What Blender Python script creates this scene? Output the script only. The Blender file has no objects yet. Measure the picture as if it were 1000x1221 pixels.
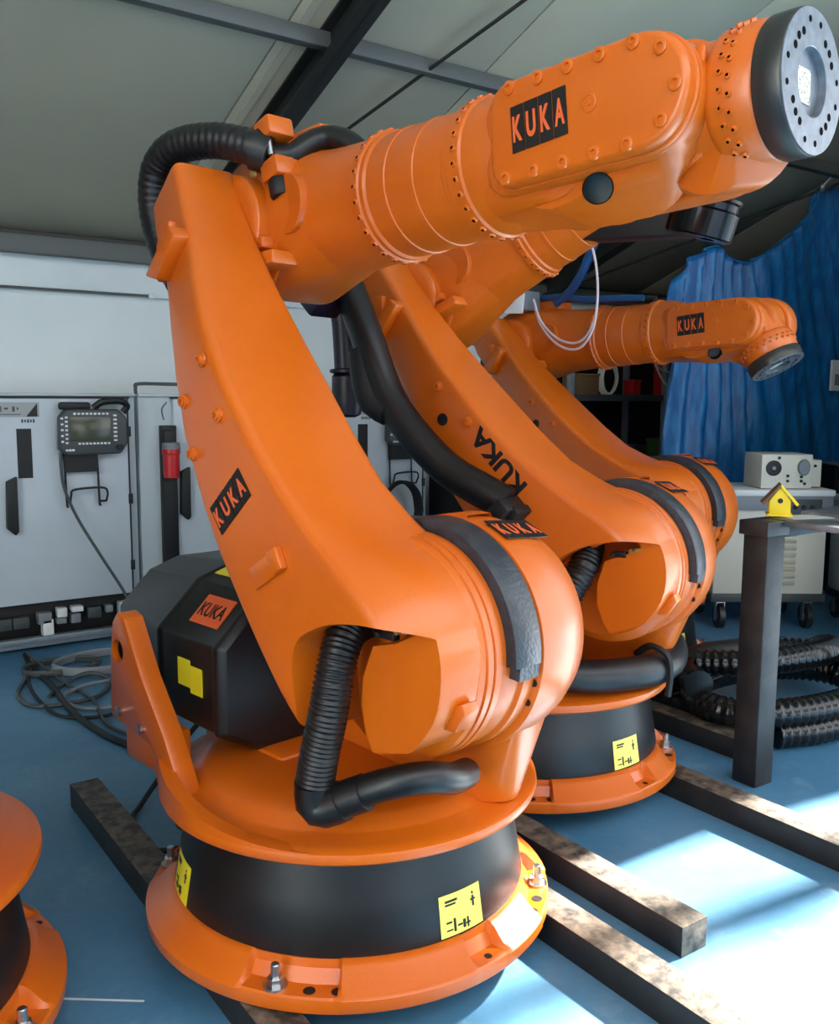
import bpy, bmesh, math, random
from mathutils import Matrix, Vector
from math import sin, cos, pi, radians
random.seed(7)
scene = bpy.context.scene
COL = scene.collection

# ---------------- camera, sky, sun, exposure ----------------
F_PX, PITCH, ROLL, CAM_H, YAW = 1104.0, 0.1234, radians(.35), 1.356, radians(35)
cd = bpy.data.cameras.new('camera'); cam = bpy.data.objects.new('camera', cd); COL.objects.link(cam)
cd.sensor_fit = 'VERTICAL'; cd.sensor_height = 24.0; cd.lens = F_PX / 1221.0 * 24.0
cd.clip_start = .02; cd.clip_end = 200
cam.matrix_world = (Matrix.Translation((0, 0, CAM_H)) @ Matrix.Rotation(-YAW, 4, 'Z')
                    @ Matrix.Rotation(pi / 2 - PITCH, 4, 'X') @ Matrix.Rotation(ROLL, 4, 'Z'))
scene.camera = cam
w = bpy.data.worlds.new('sky'); scene.world = w; w.use_nodes = True
wn = w.node_tree.nodes; wl = w.node_tree.links
bgn = wn['Background']; bgn.inputs[1].default_value = 3.6
tcw = wn.new('ShaderNodeTexCoord'); sep = wn.new('ShaderNodeSeparateXYZ'); rmp = wn.new('ShaderNodeValToRGB')
wl.new(tcw.outputs['Generated'], sep.inputs[0]); wl.new(sep.outputs['Z'], rmp.inputs[0]); wl.new(rmp.outputs[0], bgn.inputs[0])
rmp.color_ramp.elements[0].position = 0; rmp.color_ramp.elements[0].color = (.95, .965, 1, 1)
rmp.color_ramp.elements[1].position = 1; rmp.color_ramp.elements[1].color = (.84, .91, 1, 1)
sl = bpy.data.lights.new('sun', 'SUN'); sl.energy = 42; sl.angle = radians(2.4); sl.color = (1, .95, .86)
sun = bpy.data.objects.new('sun', sl); COL.objects.link(sun)
SEL, SAZ = radians(38), radians(6)
sdir = Vector((-cos(SEL) * cos(SAZ), cos(SEL) * sin(SAZ), -sin(SEL)))
sun.rotation_euler = sdir.to_track_quat('-Z', 'Y').to_euler(); sun.location = (9, 1, 8)
scene.view_settings.view_transform = 'Standard'; scene.view_settings.look = 'None'
scene.view_settings.gamma = 1; scene.view_settings.use_curve_mapping = False
scene.view_settings.exposure = 0.16
scene.cycles.use_denoising = True
scene.cycles.max_bounces = 8; scene.cycles.diffuse_bounces = 5

# ---------------- materials ----------------
def s2l(c): return tuple(((x / 255) / 12.92 if x / 255 <= .04045 else (((x / 255) + .055) / 1.055) ** 2.4) for x in c)
def mat(name, rgb, rough=.5, metal=0, rgb2=None, scale=6, bump=0, bscale=60, coat=0, detail=6, lo=.4, hi=.65, stretch=None, spec=.5, trans=0):
    m = bpy.data.materials.new(name); m.use_nodes = True
    nt = m.node_tree; n = nt.nodes; l = nt.links; b = n['Principled BSDF']
    c = s2l(rgb) + (1,)
    b.inputs['Base Color'].default_value = c; b.inputs['Roughness'].default_value = rough
    b.inputs['Metallic'].default_value = metal; b.inputs['Specular IOR Level'].default_value = spec
    if coat: b.inputs['Coat Weight'].default_value = coat; b.inputs['Coat Roughness'].default_value = .18
    tc = n.new('ShaderNodeTexCoord')
    src = tc.outputs['Object']
    if stretch:
        mp = n.new('ShaderNodeMapping'); mp.inputs['Scale'].default_value = stretch
        l.new(src, mp.inputs[0]); src = mp.outputs[0]
    if rgb2:
        nz = n.new('ShaderNodeTexNoise'); nz.inputs['Scale'].default_value = scale; nz.inputs['Detail'].default_value = detail
        l.new(src, nz.inputs['Vector'])
        r = n.new('ShaderNodeValToRGB'); r.color_ramp.elements[0].position = lo; r.color_ramp.elements[1].position = hi
        r.color_ramp.elements[0].color = c; r.color_ramp.elements[1].color = s2l(rgb2) + (1,)
        l.new(nz.outputs[0], r.inputs[0]); l.new(r.outputs[0], b.inputs['Base Color'])
    if bump:
        nb = n.new('ShaderNodeTexNoise'); nb.inputs['Scale'].default_value = bscale; nb.inputs['Detail'].default_value = 3
        l.new(src, nb.inputs['Vector'])
        bm_ = n.new('ShaderNodeBump'); bm_.inputs['Strength'].default_value = bump; bm_.inputs['Distance'].default_value = .004
        l.new(nb.outputs[0], bm_.inputs['Height']); l.new(bm_.outputs[0], b.inputs['Normal'])
    return m
ORG = mat('orange_paint', (208, 99, 13), .37, 0, (201, 92, 10), 3, .1, 90, coat=.25)
ORD = mat('orange_label', (222, 95, 40), .5)
BLK = mat('black_satin_cover', (14, 14, 15), .42, 0, (19, 19, 20), 5, .05, 200)
BLP = mat('black_paint', (9, 9, 10), .55)
HOL = mat('hole_shade_black', (3, 3, 3), .95, spec=.1)  # flat black painted for the shade inside holes
RUB = mat('black_rubber', (22, 22, 24), .42, 0, (30, 31, 33), 20, .2, 60)
RUW = mat('worn_rubber_buffer', (38, 42, 48), .38, 0, (52, 56, 62), 30, .5, 120)
HOS = mat('black_hose', (15, 15, 16), .40)
DUC = mat('glossy_duct', (16, 16, 17), .22)
VIO = mat('violet_black_hose', (22, 16, 34), .4)
YEL = mat('yellow_label', (238, 222, 30), .5)
YEP = mat('pale_yellow_label', (238, 225, 70), .5)
YES = mat('sunlit_yellow_sticker', (236, 222, 96), .5)  # sun on the sticker painted in as a paler yellow
ZNC = mat('zinc_steel', (190, 190, 192), .3, 1)
BRS = mat('brass_fitting', (180, 175, 110), .35, .8)
STL = mat('machined_steel', (112, 118, 126), .42, .6, (128, 134, 142), 40)
DST = mat('dark_flange_steel', (62, 62, 60), .38, .7, (74, 73, 70), 8, 0, 60, stretch=(6, 1, 1))
TUB = mat('raw_steel_tube_face', (34, 33, 34), .5, .25, (58, 54, 52), 9, .25, 60, lo=.45, hi=.75)
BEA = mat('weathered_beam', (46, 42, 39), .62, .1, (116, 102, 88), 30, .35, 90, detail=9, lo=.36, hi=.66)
BED = mat('shaded_beam_side', (24, 23, 23), .6, .1, (36, 34, 33), 9, .2, 60)  # shade of the unlit beam sides put into a darker colour
CAB = mat('cabinet_grey_paint', (186, 194, 202), .5, 0, (178, 186, 194), 2)
CAF = mat('cabinet_frame_paint', (172, 182, 186), .5)
WAL = mat('white_wall_panel', (212, 219, 220), .6, 0, (204, 211, 213), 1.5)
ROOF = mat('grey_roof_sheet', (186, 177, 154), .75, 0, (178, 169, 147), 1.2, .15, 20)
GST = mat('grey_structural_steel', (88, 90, 88), .55, .2)
DKS = mat('dark_structural_steel', (38, 39, 37), .5, .2)
ALU = mat('aluminium_rail', (128, 138, 146), .45, .4)
RED = mat('red_plastic', (190, 22, 28), .4)
GRY = mat('grey_plastic', (120, 124, 130), .5)
PEN = mat('pendant_grey_plastic', (62, 66, 68), .5)
SCR = mat('pendant_screen_glass', (74, 76, 60), .2)
WHT = mat('white_plastic', (214, 216, 216), .5)
PAP = mat('printed_paper_label', (225, 222, 200), .6, 0, (130, 125, 105), 160, lo=.5, hi=.62)
BEI = mat('beige_appliance_paint', (205, 200, 186), .5)
BGE = mat('beige_louvre_paint', (190, 184, 164), .5)
BIRD = mat('yellow_bird_box_paint', (232, 202, 22), .5)
TBT = mat('table_top_steel', (96, 100, 104), .38, .5, (140, 146, 150), 7, lo=.45, hi=.6)
TAR = None
BLUEC = mat('blue_cable', (20, 70, 120), .4)
TRN = mat('clear_white_tube', (220, 200, 205), .35)
BRN = mat('brown_box', (110, 80, 50), .7)
GRN = mat('green_item', (70, 110, 60), .6)
CRM = mat('cream_item', (200, 195, 180), .6)

def floor_mat():
    m = bpy.data.materials.new('blue_floor_paint'); m.use_nodes = True
    nt = m.node_tree; n = nt.nodes; l = nt.links; b = n['Principled BSDF']
    tc = n.new('ShaderNodeTexCoord')
    n1 = n.new('ShaderNodeTexNoise'); n1.inputs['Scale'].default_value = 1.3; n1.inputs['Detail'].default_value = 8
    n2 = n.new('ShaderNodeTexNoise'); n2.inputs['Scale'].default_value = 34; n2.inputs['Detail'].default_value = 8
    n3 = n.new('ShaderNodeTexNoise'); n3.inputs['Scale'].default_value = 5; n3.inputs['Detail'].default_value = 10; n3.inputs['Roughness'].default_value = .7
    for x in (n1, n2, n3): l.new(tc.outputs['Object'], x.inputs['Vector'])
    r1 = n.new('ShaderNodeValToRGB'); r1.color_ramp.elements[0].position = .35; r1.color_ramp.elements[1].position = .7
    r1.color_ramp.elements[0].color = s2l((68, 118, 152)) + (1,); r1.color_ramp.elements[1].color = s2l((98, 145, 176)) + (1,)
    l.new(n1.outputs[0], r1.inputs[0])
    r2 = n.new('ShaderNodeValToRGB'); r2.color_ramp.elements[0].position = .56; r2.color_ramp.elements[1].position = .8
    r2.color_ramp.elements[0].color = (0, 0, 0, 1); r2.color_ramp.elements[1].color = (.5, .5, .5, 1)
    l.new(n3.outputs[0], r2.inputs[0])
    mx = n.new('ShaderNodeMix'); mx.data_type = 'RGBA'; l.new(r2.outputs[0], mx.inputs[0]); l.new(r1.outputs[0], mx.inputs[6])
    mx.inputs[7].default_value = s2l((160, 184, 196)) + (1,)
    mx2 = n.new('ShaderNodeMix'); mx2.data_type = 'RGBA'; mx2.blend_type = 'MULTIPLY'; mx2.inputs[0].default_value = .35
    r3 = n.new('ShaderNodeValToRGB'); r3.color_ramp.elements[0].position = .3; r3.color_ramp.elements[1].position = .7
    r3.color_ramp.elements[0].color = (.65, .65, .65, 1); l.new(n2.outputs[0], r3.inputs[0])
    l.new(mx.outputs[2], mx2.inputs[6]); l.new(r3.outputs[0], mx2.inputs[7])
    l.new(mx2.outputs[2], b.inputs['Base Color'])
    b.inputs['Roughness'].default_value = .42
    rr = n.new('ShaderNodeMapRange'); l.new(n3.outputs[0], rr.inputs[0]); rr.inputs[3].default_value = .3; rr.inputs[4].default_value = .6
    l.new(rr.outputs[0], b.inputs['Roughness'])
    bp = n.new('ShaderNodeBump'); bp.inputs['Strength'].default_value = .15; bp.inputs['Distance'].default_value = .003
    l.new(n2.outputs[0], bp.inputs['Height']); l.new(bp.outputs[0], b.inputs['Normal'])
    return m
FLR = floor_mat()
def tarp_mat():
    m = mat('blue_tarpaulin', (8, 88, 148), .42, 0, (30, 124, 184), 9, .5, 45, stretch=(3, 3, .7), lo=.42, hi=.72)
    m.node_tree.nodes['Principled BSDF'].inputs['Transmission Weight'].default_value = 0
    return m
TAR = tarp_mat()

# ---------------- helpers ----------------
class MB:
    def __init__(s): s.v = []; s.f = []; s.mi = []; s.m = 0
    def add(s, vs, fs):
        o = len(s.v); s.v += [tuple(x) for x in vs]; s.f += [tuple(i + o for i in f) for f in fs]; s.mi += [s.m] * len(fs)
        return s
    def box(s, c, d, M=None):
        vs = [Vector((c[0] + x * d[0] / 2, c[1] + y * d[1] / 2, c[2] + z * d[2] / 2)) for z in (-1, 1) for y in (-1, 1) for x in (-1, 1)]
        if M: vs = [M @ v for v in vs]
        return s.add(vs, [(0, 2, 3, 1), (4, 5, 7, 6), (0, 1, 5, 4), (2, 6, 7, 3), (0, 4, 6, 2), (1, 3, 7, 5)])
    def lathe(s, prof, seg=64, M=None, cap=True, a0=0, a1=2 * pi):
        full = abs(a1 - a0 - 2 * pi) < 1e-6; n = seg if full else seg + 1; vs = []; fs = []
        for r, h in prof:
            for i in range(n):
                a = a0 + (a1 - a0) * i / seg; v = Vector((r * cos(a), r * sin(a), h)); vs.append(M @ v if M else v)
        for k in range(len(prof) - 1):
            for i in range(seg):
                j = (i + 1) % n; fs.append((k * n + i, k * n + j, (k + 1) * n + j, (k + 1) * n + i))
        if cap and full:
            if prof[0][0] > 1e-6: fs.append(tuple(reversed(range(n))))
            if prof[-1][0] > 1e-6: fs.append(tuple((len(prof) - 1) * n + i for i in range(n)))
        return s.add(vs, fs)
    def cyl(s, p, q, r, seg=16, r2=None):
        p = Vector(p); q = Vector(q); d = q - p; M = Matrix.Translation(p) @ d.to_track_quat('Z', 'Y').to_matrix().to_4x4()
        return s.lathe([(r, 0), (r if r2 is None else r2, d.length)], seg, M)
    def prism(s, poly, y0, y1, M=None):   # poly in XZ, extruded along Y
        n = len(poly); vs = [Vector((x, y0, z)) for x, z in poly] + [Vector((x, y1, z)) for x, z in poly]
        if M: vs = [M @ v for v in vs]
        return s.add(vs, [tuple(range(n)), tuple(reversed(range(n, 2 * n)))] + [(i, i + n, (i + 1) % n + n, (i + 1) % n) for i in range(n)])
    def prismz(s, poly, z0, z1, M=None):  # poly in XY
        n = len(poly); vs = [Vector((x, y, z0)) for x, y in poly] + [Vector((x, y, z1)) for x, y in poly]
        if M: vs = [M @ v for v in vs]
        return s.add(vs, [tuple(reversed(range(n))), tuple(range(n, 2 * n))] + [(i, (i + 1) % n, (i + 1) % n + n, i + n) for i in range(n)])
    def tube(s, pts, r, seg=10, step=None, corr=0, pitch=.012, closed=False):
        P = spline(pts, step or max(r * .7, .006), closed)
        if corr: P = resample(P, pitch / 4)
        n = len(P); vs = []; fs = []
        t0 = (P[1] - P[0]).normalized(); up = t0.orthogonal().normalized()
        for i, p in enumerate(P):
            t = (P[min(i + 1, n - 1)] - P[max(i - 1, 0)]).normalized()
            up = (up - t * up.dot(t)).normalized(); b = t.cross(up)
            rr = r + (corr if (i % 4) < 2 else 0)
            for k in range(seg):
                a = 2 * pi * k / seg; vs.append(p + (up * cos(a) + b * sin(a)) * rr)
        for i in range(n - 1):
            for k in range(seg):
                j = (k + 1) % seg; fs.append((i * seg + k, i * seg + j, (i + 1) * seg + j, (i + 1) * seg + k))
        fs.append(tuple(reversed(range(seg)))); fs.append(tuple((n - 1) * seg + k for k in range(seg)))
        return s.add(vs, fs)
    def mesh(s, name, mats, sharp=35, bevel=0, bseg=2, blimit=40):
        me = bpy.data.meshes.new(name); me.from_pydata(s.v, [], s.f)
        if not isinstance(mats, (list, tuple)): mats = [mats]
        for m in mats: me.materials.append(m)
        me.polygons.foreach_set('material_index', s.mi)
        bm = bmesh.new(); bm.from_mesh(me); bmesh.ops.recalc_face_normals(bm, faces=bm.faces)
        if bevel:
            es = [e for e in bm.edges if len(e.link_faces) == 2 and e.calc_face_angle(0) > radians(blimit)]
            bmesh.ops.bevel(bm, geom=es, offset=bevel, segments=bseg, profile=.5, affect='EDGES', clamp_overlap=True)
        bm.to_mesh(me); bm.free()
        me.polygons.foreach_set('use_smooth', [True] * len(me.polygons))
        me.set_sharp_from_angle(angle=radians(sharp)); me.update()
        return me
def catmull(p0, p1, p2, p3, t):
    return .5 * ((2 * p1) + (p2 - p0) * t + (2 * p0 - 5 * p1 + 4 * p2 - p3) * t * t + (3 * p1 - p0 - 3 * p2 + p3) * t ** 3)
def spline(pts, step, closed=False):
    P = [Vector(p) for p in pts]
    if len(P) == 2: return [P[0], P[1]]
    out = []
    for i in range(len(P) - 1):
        a = P[i - 1] if i else 2 * P[0] - P[1]; d = P[i + 2] if i + 2 < len(P) else 2 * P[-1] - P[-2]
        k = max(2, int((P[i + 1] - P[i]).length / step))
        out += [catmull(a, P[i], P[i + 1], d, j / k) for j in range(k)]
    return out + [P[-1]]
def resample(P, step):
    out = [P[0]]; acc = 0
    for a, b in zip(P, P[1:]):
        L = (b - a).length; t = step - acc
        while t < L: out.append(a + (b - a) * (t / L)); t += step
        acc = (acc + L) % step if L > 0 else acc
    return out
def link(name, me, parent=None, M=None, label=None, cat=None, group=None, kind=None):
    o = bpy.data.objects.new(name, me); COL.objects.link(o)
    if parent: o.parent = parent
    if M is not None: o.matrix_local = M
    if label: o['label'] = label
    if cat: o['category'] = cat
    if group: o['group'] = group
    if kind: o['kind'] = kind
    return o
def empty(name, M=None, label=None, cat=None, group=None, kind=None):
    o = link(name, None, None, M, label, cat, group, kind); o.empty_display_size = .1; return o
def T(x, y, z): return Matrix.Translation((x, y, z))
def Rm(a, ax): return Matrix.Rotation(a, 4, ax)
RX = Rm(-pi / 2, 'X')      # lathe axis z -> +Y
RXY = Rm(pi / 2, 'Y')      # lathe axis z -> +X
def boolean(me, cut, op='DIFFERENCE'):
    a = bpy.data.objects.new('a', me); COL.objects.link(a)
    b = bpy.data.objects.new('b', cut); COL.objects.link(b)
    md = a.modifiers.new('b', 'BOOLEAN'); md.operation = op; md.object = b; md.solver = 'EXACT'
    dg = bpy.context.evaluated_depsgraph_get(); out = bpy.data.meshes.new_from_object(a.evaluated_get(dg))
    bpy.data.objects.remove(a); bpy.data.objects.remove(b); out.name = me.name
    out.polygons.foreach_set('use_smooth', [True] * len(out.polygons)); out.set_sharp_from_angle(angle=radians(35))
    return out
_txt = {}
def text_mesh(s, mt, w_, h, ext=.0006, bold=.012):
    k = (s, mt.name, round(w_, 4), round(h, 4))
    if k in _txt: return _txt[k]
    cu = bpy.data.curves.new('t', 'FONT'); cu.body = s; cu.extrude = .01; cu.offset = bold
    o = bpy.data.objects.new('t', cu); COL.objects.link(o)
    dg = bpy.context.evaluated_depsgraph_get(); me = bpy.data.meshes.new_from_object(o.evaluated_get(dg))
    bpy.data.objects.remove(o)
    xs = [v.co.x for v in me.vertices]; ys = [v.co.y for v in me.vertices]
    x0, x1, y0, y1 = min(xs), max(xs), min(ys), max(ys)
    for v in me.vertices:
        v.co = Vector(((v.co.x - (x0 + x1) / 2) * w_ / (x1 - x0), (v.co.y - (y0 + y1) / 2) * h / (y1 - y0), (v.co.z) * ext / .01))
    me.materials.clear(); me.materials.append(mt); me.name = 'text'
    _txt[k] = me; return me
_cache = {}
def cached(key, fn):
    if key not in _cache: _cache[key] = fn()
    return _cache[key]

# frame for things lying on a plane facing -Y : local x->X, y->Z, z->-Y
FACE = Rm(pi / 2, 'X')

def logo(parent, M, w_, h, mt_tile, mt_letter, outline=True):
    """four dark tiles, one letter on each; M puts the logo plane (x right, y up, z out)"""
    tw = w_ / 4
    tile = cached(('tile', round(w_, 3), round(h, 3), mt_tile.name), lambda: MB().box((0, 0, 0), (tw * .92, h, .002)).mesh('logo_tile', mt_tile))
    for i, ch in enumerate('KUKA'):
        t = link('logo_tile', tile, parent, M @ T((i - 1.5) * tw, 0, .001))
        link('letter', text_mesh(ch, mt_letter, tw * .66, h * .56, bold=.03), t, T(0, 0, .0016))

# ---------------- robot ----------------
def base_flange_mesh():
    b = MB(); seg = 360; prof_n = None; vs = []; fs = []
    def padness(d):
        d = (d + 180) % 360 - 180
        for c, hw in ((-46, 13), (46, 13), (-134, 13), (134, 13), (8, 5.5), (-172, 5.5), (98, 5.5)):
            if abs((d - c + 180) % 360 - 180) < hw: return 1
        return 0
    for i in range(seg):
        d = i; a = radians(d); p = padness(d)
        if p: pr = [(.49, 0), (.508, .004), (.512, .012), (.510, .036), (.506, .040), (.475, .040), (.452, .040), (.446, .046), (.444, .085), (.43, .088)]
        else: pr = [(.49, 0), (.508, .004), (.514, .012), (.514, .036), (.508, .042), (.490, .050), (.462, .080), (.452, .086), (.444, .088), (.43, .088)]
        for r, z in pr: vs.append((r * cos(a), r * sin(a), z))
    n = 10
    for i in range(seg):
        j = (i + 1) % seg
        for k in range(n - 1): fs.append((i * n + k, j * n + k, j * n + k + 1, i * n + k + 1))
        fs.append((i * n + n - 1, j * n + n - 1, j * n, i * n))
    b.add(vs, fs)
    return b.mesh('base_flange', ORG, 40)

def sweep_patch(a0, a1, z0, z1, rf, off, seg=8):
    b = MB(); vs = []; fs = []
    for i in range(seg + 1):
        a = radians(a0 + (a1 - a0) * i / seg)
        for z in (z0, z1):
            for o_ in (off - .0008, off): r = rf(z) + o_; vs.append((r * cos(a), r * sin(a), z))
    for i in range(seg):
        q = i * 4; p = q + 4
        fs += [(q + 1, p + 1, p + 3, q + 3), (q, q + 2, p + 2, p), (q, p, p + 1, q + 1), (q + 2, q + 3, p + 3, p + 2)]
    fs += [(0, 1, 3, 2), (seg * 4, seg * 4 + 2, seg * 4 + 3, seg * 4 + 1)]
    return b.add(vs, fs)
def cover_r(z): return .443 - (z - .085) * .17

def link_arm_mesh():
    # a_f, bf_out, bf_in, a_r, br_out, br_in, y_out, y_in
    S = [(1.350, .092, .092, .092, 1.345, -.075, -.075, -.222, -.04),
         (1.28, .080, .080, .080, 1.27, -.095, -.095, -.232, -.045),
         (1.12, .070, .070, .070, 1.10, -.100, -.100, -.262, -.055),
         (.97, .068, .068, .068, .95, -.104, -.104, -.305, -.06),
         (.82, .071, .071, .071, .81, -.115, -.115, -.340, -.06),
         (.66, .077, .077, .077, .66, -.146, -.146, -.360, -.06),
         (.50, .083, .084, .086, .49, -.180, -.180, -.362, -.065),
         (.35, .100, .103, .106, .37, -.193, -.193, -.362, -.075),
         (.24, .125, .138, .145, .25, -.195, -.195, -.362, -.085),
         (.15, .150, .180, .188, .15, -.193, -.195, -.362, -.095),
         (.07, .172, .222, .234, .07, -.188, -.200, -.362, -.10),
         (.0, .184, .238, .242, .0, -.180, -.200, -.362, -.10),
         (-.08, .178, .228, .228, -.07, -.163, -.190, -.360, -.10),
         (-.15, .148, .190, .188, -.125, -.130, -.165, -.355, -.10),
         (-.205, .09, .125, .120, -.175, -.08, -.115, -.345, -.10),
         (-.225, .02, .035, .03, -.205, -.02, -.04, -.335, -.10)]
    S2 = []
    for i in range(len(S) - 1):
        p = [S[max(i - 1, 0)], S[i], S[i + 1], S[min(i + 2, len(S) - 1)]]
        m_ = 3 if i > 7 else 1
        for q in range(m_):
            t_ = q / m_; S2.append(tuple(catmull(p[0][k], p[1][k], p[2][k], p[3][k], t_) for k in range(9)))
    S = S2 + [S[-1]]
    b = MB(); vs = []; fs = []; n = len(S)
    for af, bo, bmid, bi, ar, ro, ri, yo, yi in S:
        C5 = [Vector(p) for p in ((bo, yo, af), (bmid, yo + (yi - yo) * .32, af), (bi, yi, af), (ri, yi, ar), (ro, yo, ar))]
        for k, c in enumerate(C5):
            if k == 1: vs.append(c); continue
            pa, pb = C5[k - 1], C5[(k + 1) % 5]; da, db = pa - c, pb - c
            a_ = c + da.normalized() * min(.026, da.length * .4); b_ = c + db.normalized() * min(.026, db.length * .4)
            for q in range(5): t_ = q / 4; vs.append(a_ * (1 - t_) ** 2 + c * 2 * t_ * (1 - t_) + b_ * t_ ** 2)
    w_ = len(vs) // n
    for i in range(n - 1):
        for k in range(w_):
            j = (k + 1) % w_; fs.append((i * w_ + k, i * w_ + j, i * w_ + w_ + j, i * w_ + w_ + k))
    fs.append(tuple(range(w_))); fs.append(tuple((n - 1) * w_ + k for k in reversed(range(w_))))
    b.add(vs, fs)
    me = b.mesh('link_arm', ORG, 40, bevel=.006, bseg=2, blimit=60)
    t = .671
    def ab(x, z): return (x * cos(t) + z * sin(t), -x * sin(t) + z * cos(t))   # (b, a)
    crv = spline([(-.078, -.175, 0), (-.094, -.10, 0), (-.103, -.02, 0), (-.085, .030, 0), (-.04, .060, 0), (.03, .086, 0), (.132, .100, 0), (.20, .090, 0), (.252, .064, 0), (.280, .018, 0), (.290, -.05, 0), (.292, -.14, 0)], .01)
    arch = [(-.3, -.185)] + [(p.x, p.y) for p in crv] + [(.37, -.5), (-.3, -.5)]
    c1 = MB().prism([ab(*p) for p in arch], -.7, -.275).mesh('c', ORG)
    me = boolean(me, c1)
    pocket = [(-.32, -.19), (-.085, -.18), (-.10, -.02), (-.085, .02), (-.03, .055), (.05, .085), (.15, .092), (.17, .075), (.12, .05), (.05, .03), (.02, -.04), (.015, -.10), (.03, -.16), (.07, -.22), (.07, -.5), (-.32, -.5)]
    c2 = MB().prism([ab(*p) for p in pocket], -.7, -.14).mesh('c', ORG)
    return boolean(me, c2)

def ring_bolts_mesh(n, r, M0, br=.008, h=.006, a0=0, a1=2 * pi, radial=False, pairs=False):
    b = MB()
    for i in range(n):
        a = a0 + (a1 - a0) * i / n
        M = M0 @ Rm(a, 'Z')
        for q in ((0, .016) if pairs else (0,)):
            Mi = M @ T(r, 0, 0) @ (Rm(pi / 2, 'Y') if radial else Matrix.Identity(4)) @ (T(-q * 1 if radial else 0, q * .6 if radial else 0, 0))
            b.m = 0; b.lathe([(br, -.004), (br, h * .8), (br * .85, h), (br * .5, h)], 8, Mi, cap=False)
            b.m = 1; b.lathe([(br * .5, h), (br * .5, h * .3), (0, h * .3)], 6, Mi, cap=False)
    return b.mesh('ring_bolts', [ORG, HOL], 35)

def stadium(x0, x1, r, z, n=12, sq=.03):
    """square-cornered (radius sq) at x0, round radius r at x1, centred on z; returns XZ polygon"""
    P = []
    for i in range(n * 2 + 1):
        a = -pi / 2 + pi * i / (2 * n); P.append((x1 + r * cos(a), z + r * sin(a)))
    for (cx, cz, s0) in ((x0 + sq, z + r - sq, pi / 2), (x0 + sq, z - r + sq, pi)):
        for i in range(5): a = s0 + (pi / 2) * i / 4; P.append((cx + sq * cos(a), cz + sq * sin(a)))
    return P

def hull_mesh(name, pts, mt, sharp=40, bevel=0):
    bm = bmesh.new(); vs = [bm.verts.new(p) for p in pts]
    r = bmesh.ops.convex_hull(bm, input=vs)
    bmesh.ops.delete(bm, geom=list({g for g in r['geom_interior'] + r['geom_unused'] if isinstance(g, bmesh.types.BMVert)}), context='VERTS')
    bmesh.ops.dissolve_limit(bm, angle_limit=.02, verts=bm.verts, edges=bm.edges)
    if bevel: bmesh.ops.bevel(bm, geom=[e for e in bm.edges if e.calc_face_angle(0) > radians(30)], offset=bevel, segments=3, profile=.5, affect='EDGES', clamp_overlap=True)
    me = bpy.data.meshes.new(name); bm.to_mesh(me); bm.free(); me.materials.append(mt)
    me.polygons.foreach_set('use_smooth', [True] * len(me.polygons)); me.set_sharp_from_angle(angle=radians(sharp)); return me

def sphere_pts(c, r, n=14, m=8):
    return [(c[0] + r * cos(a * 2 * pi / n) * sin(pi * (j + .5) / m), c[1] + r * sin(a * 2 * pi / n) * sin(pi * (j + .5) / m), c[2] + r * cos(pi * (j + .5) / m)) for a in range(n) for j in range(m)]
def circ_pts(c, r, axis, n=40):
    out = []
    for i in range(n):
        a = 2 * pi * i / n; u, v_ = r * cos(a), r * sin(a)
        out.append({'x': (c[0], c[1] + u, c[2] + v_), 'y': (c[0] + u, c[1], c[2] + v_), 'z': (c[0] + u, c[1] + v_, c[2])}[axis])
    return out

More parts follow.
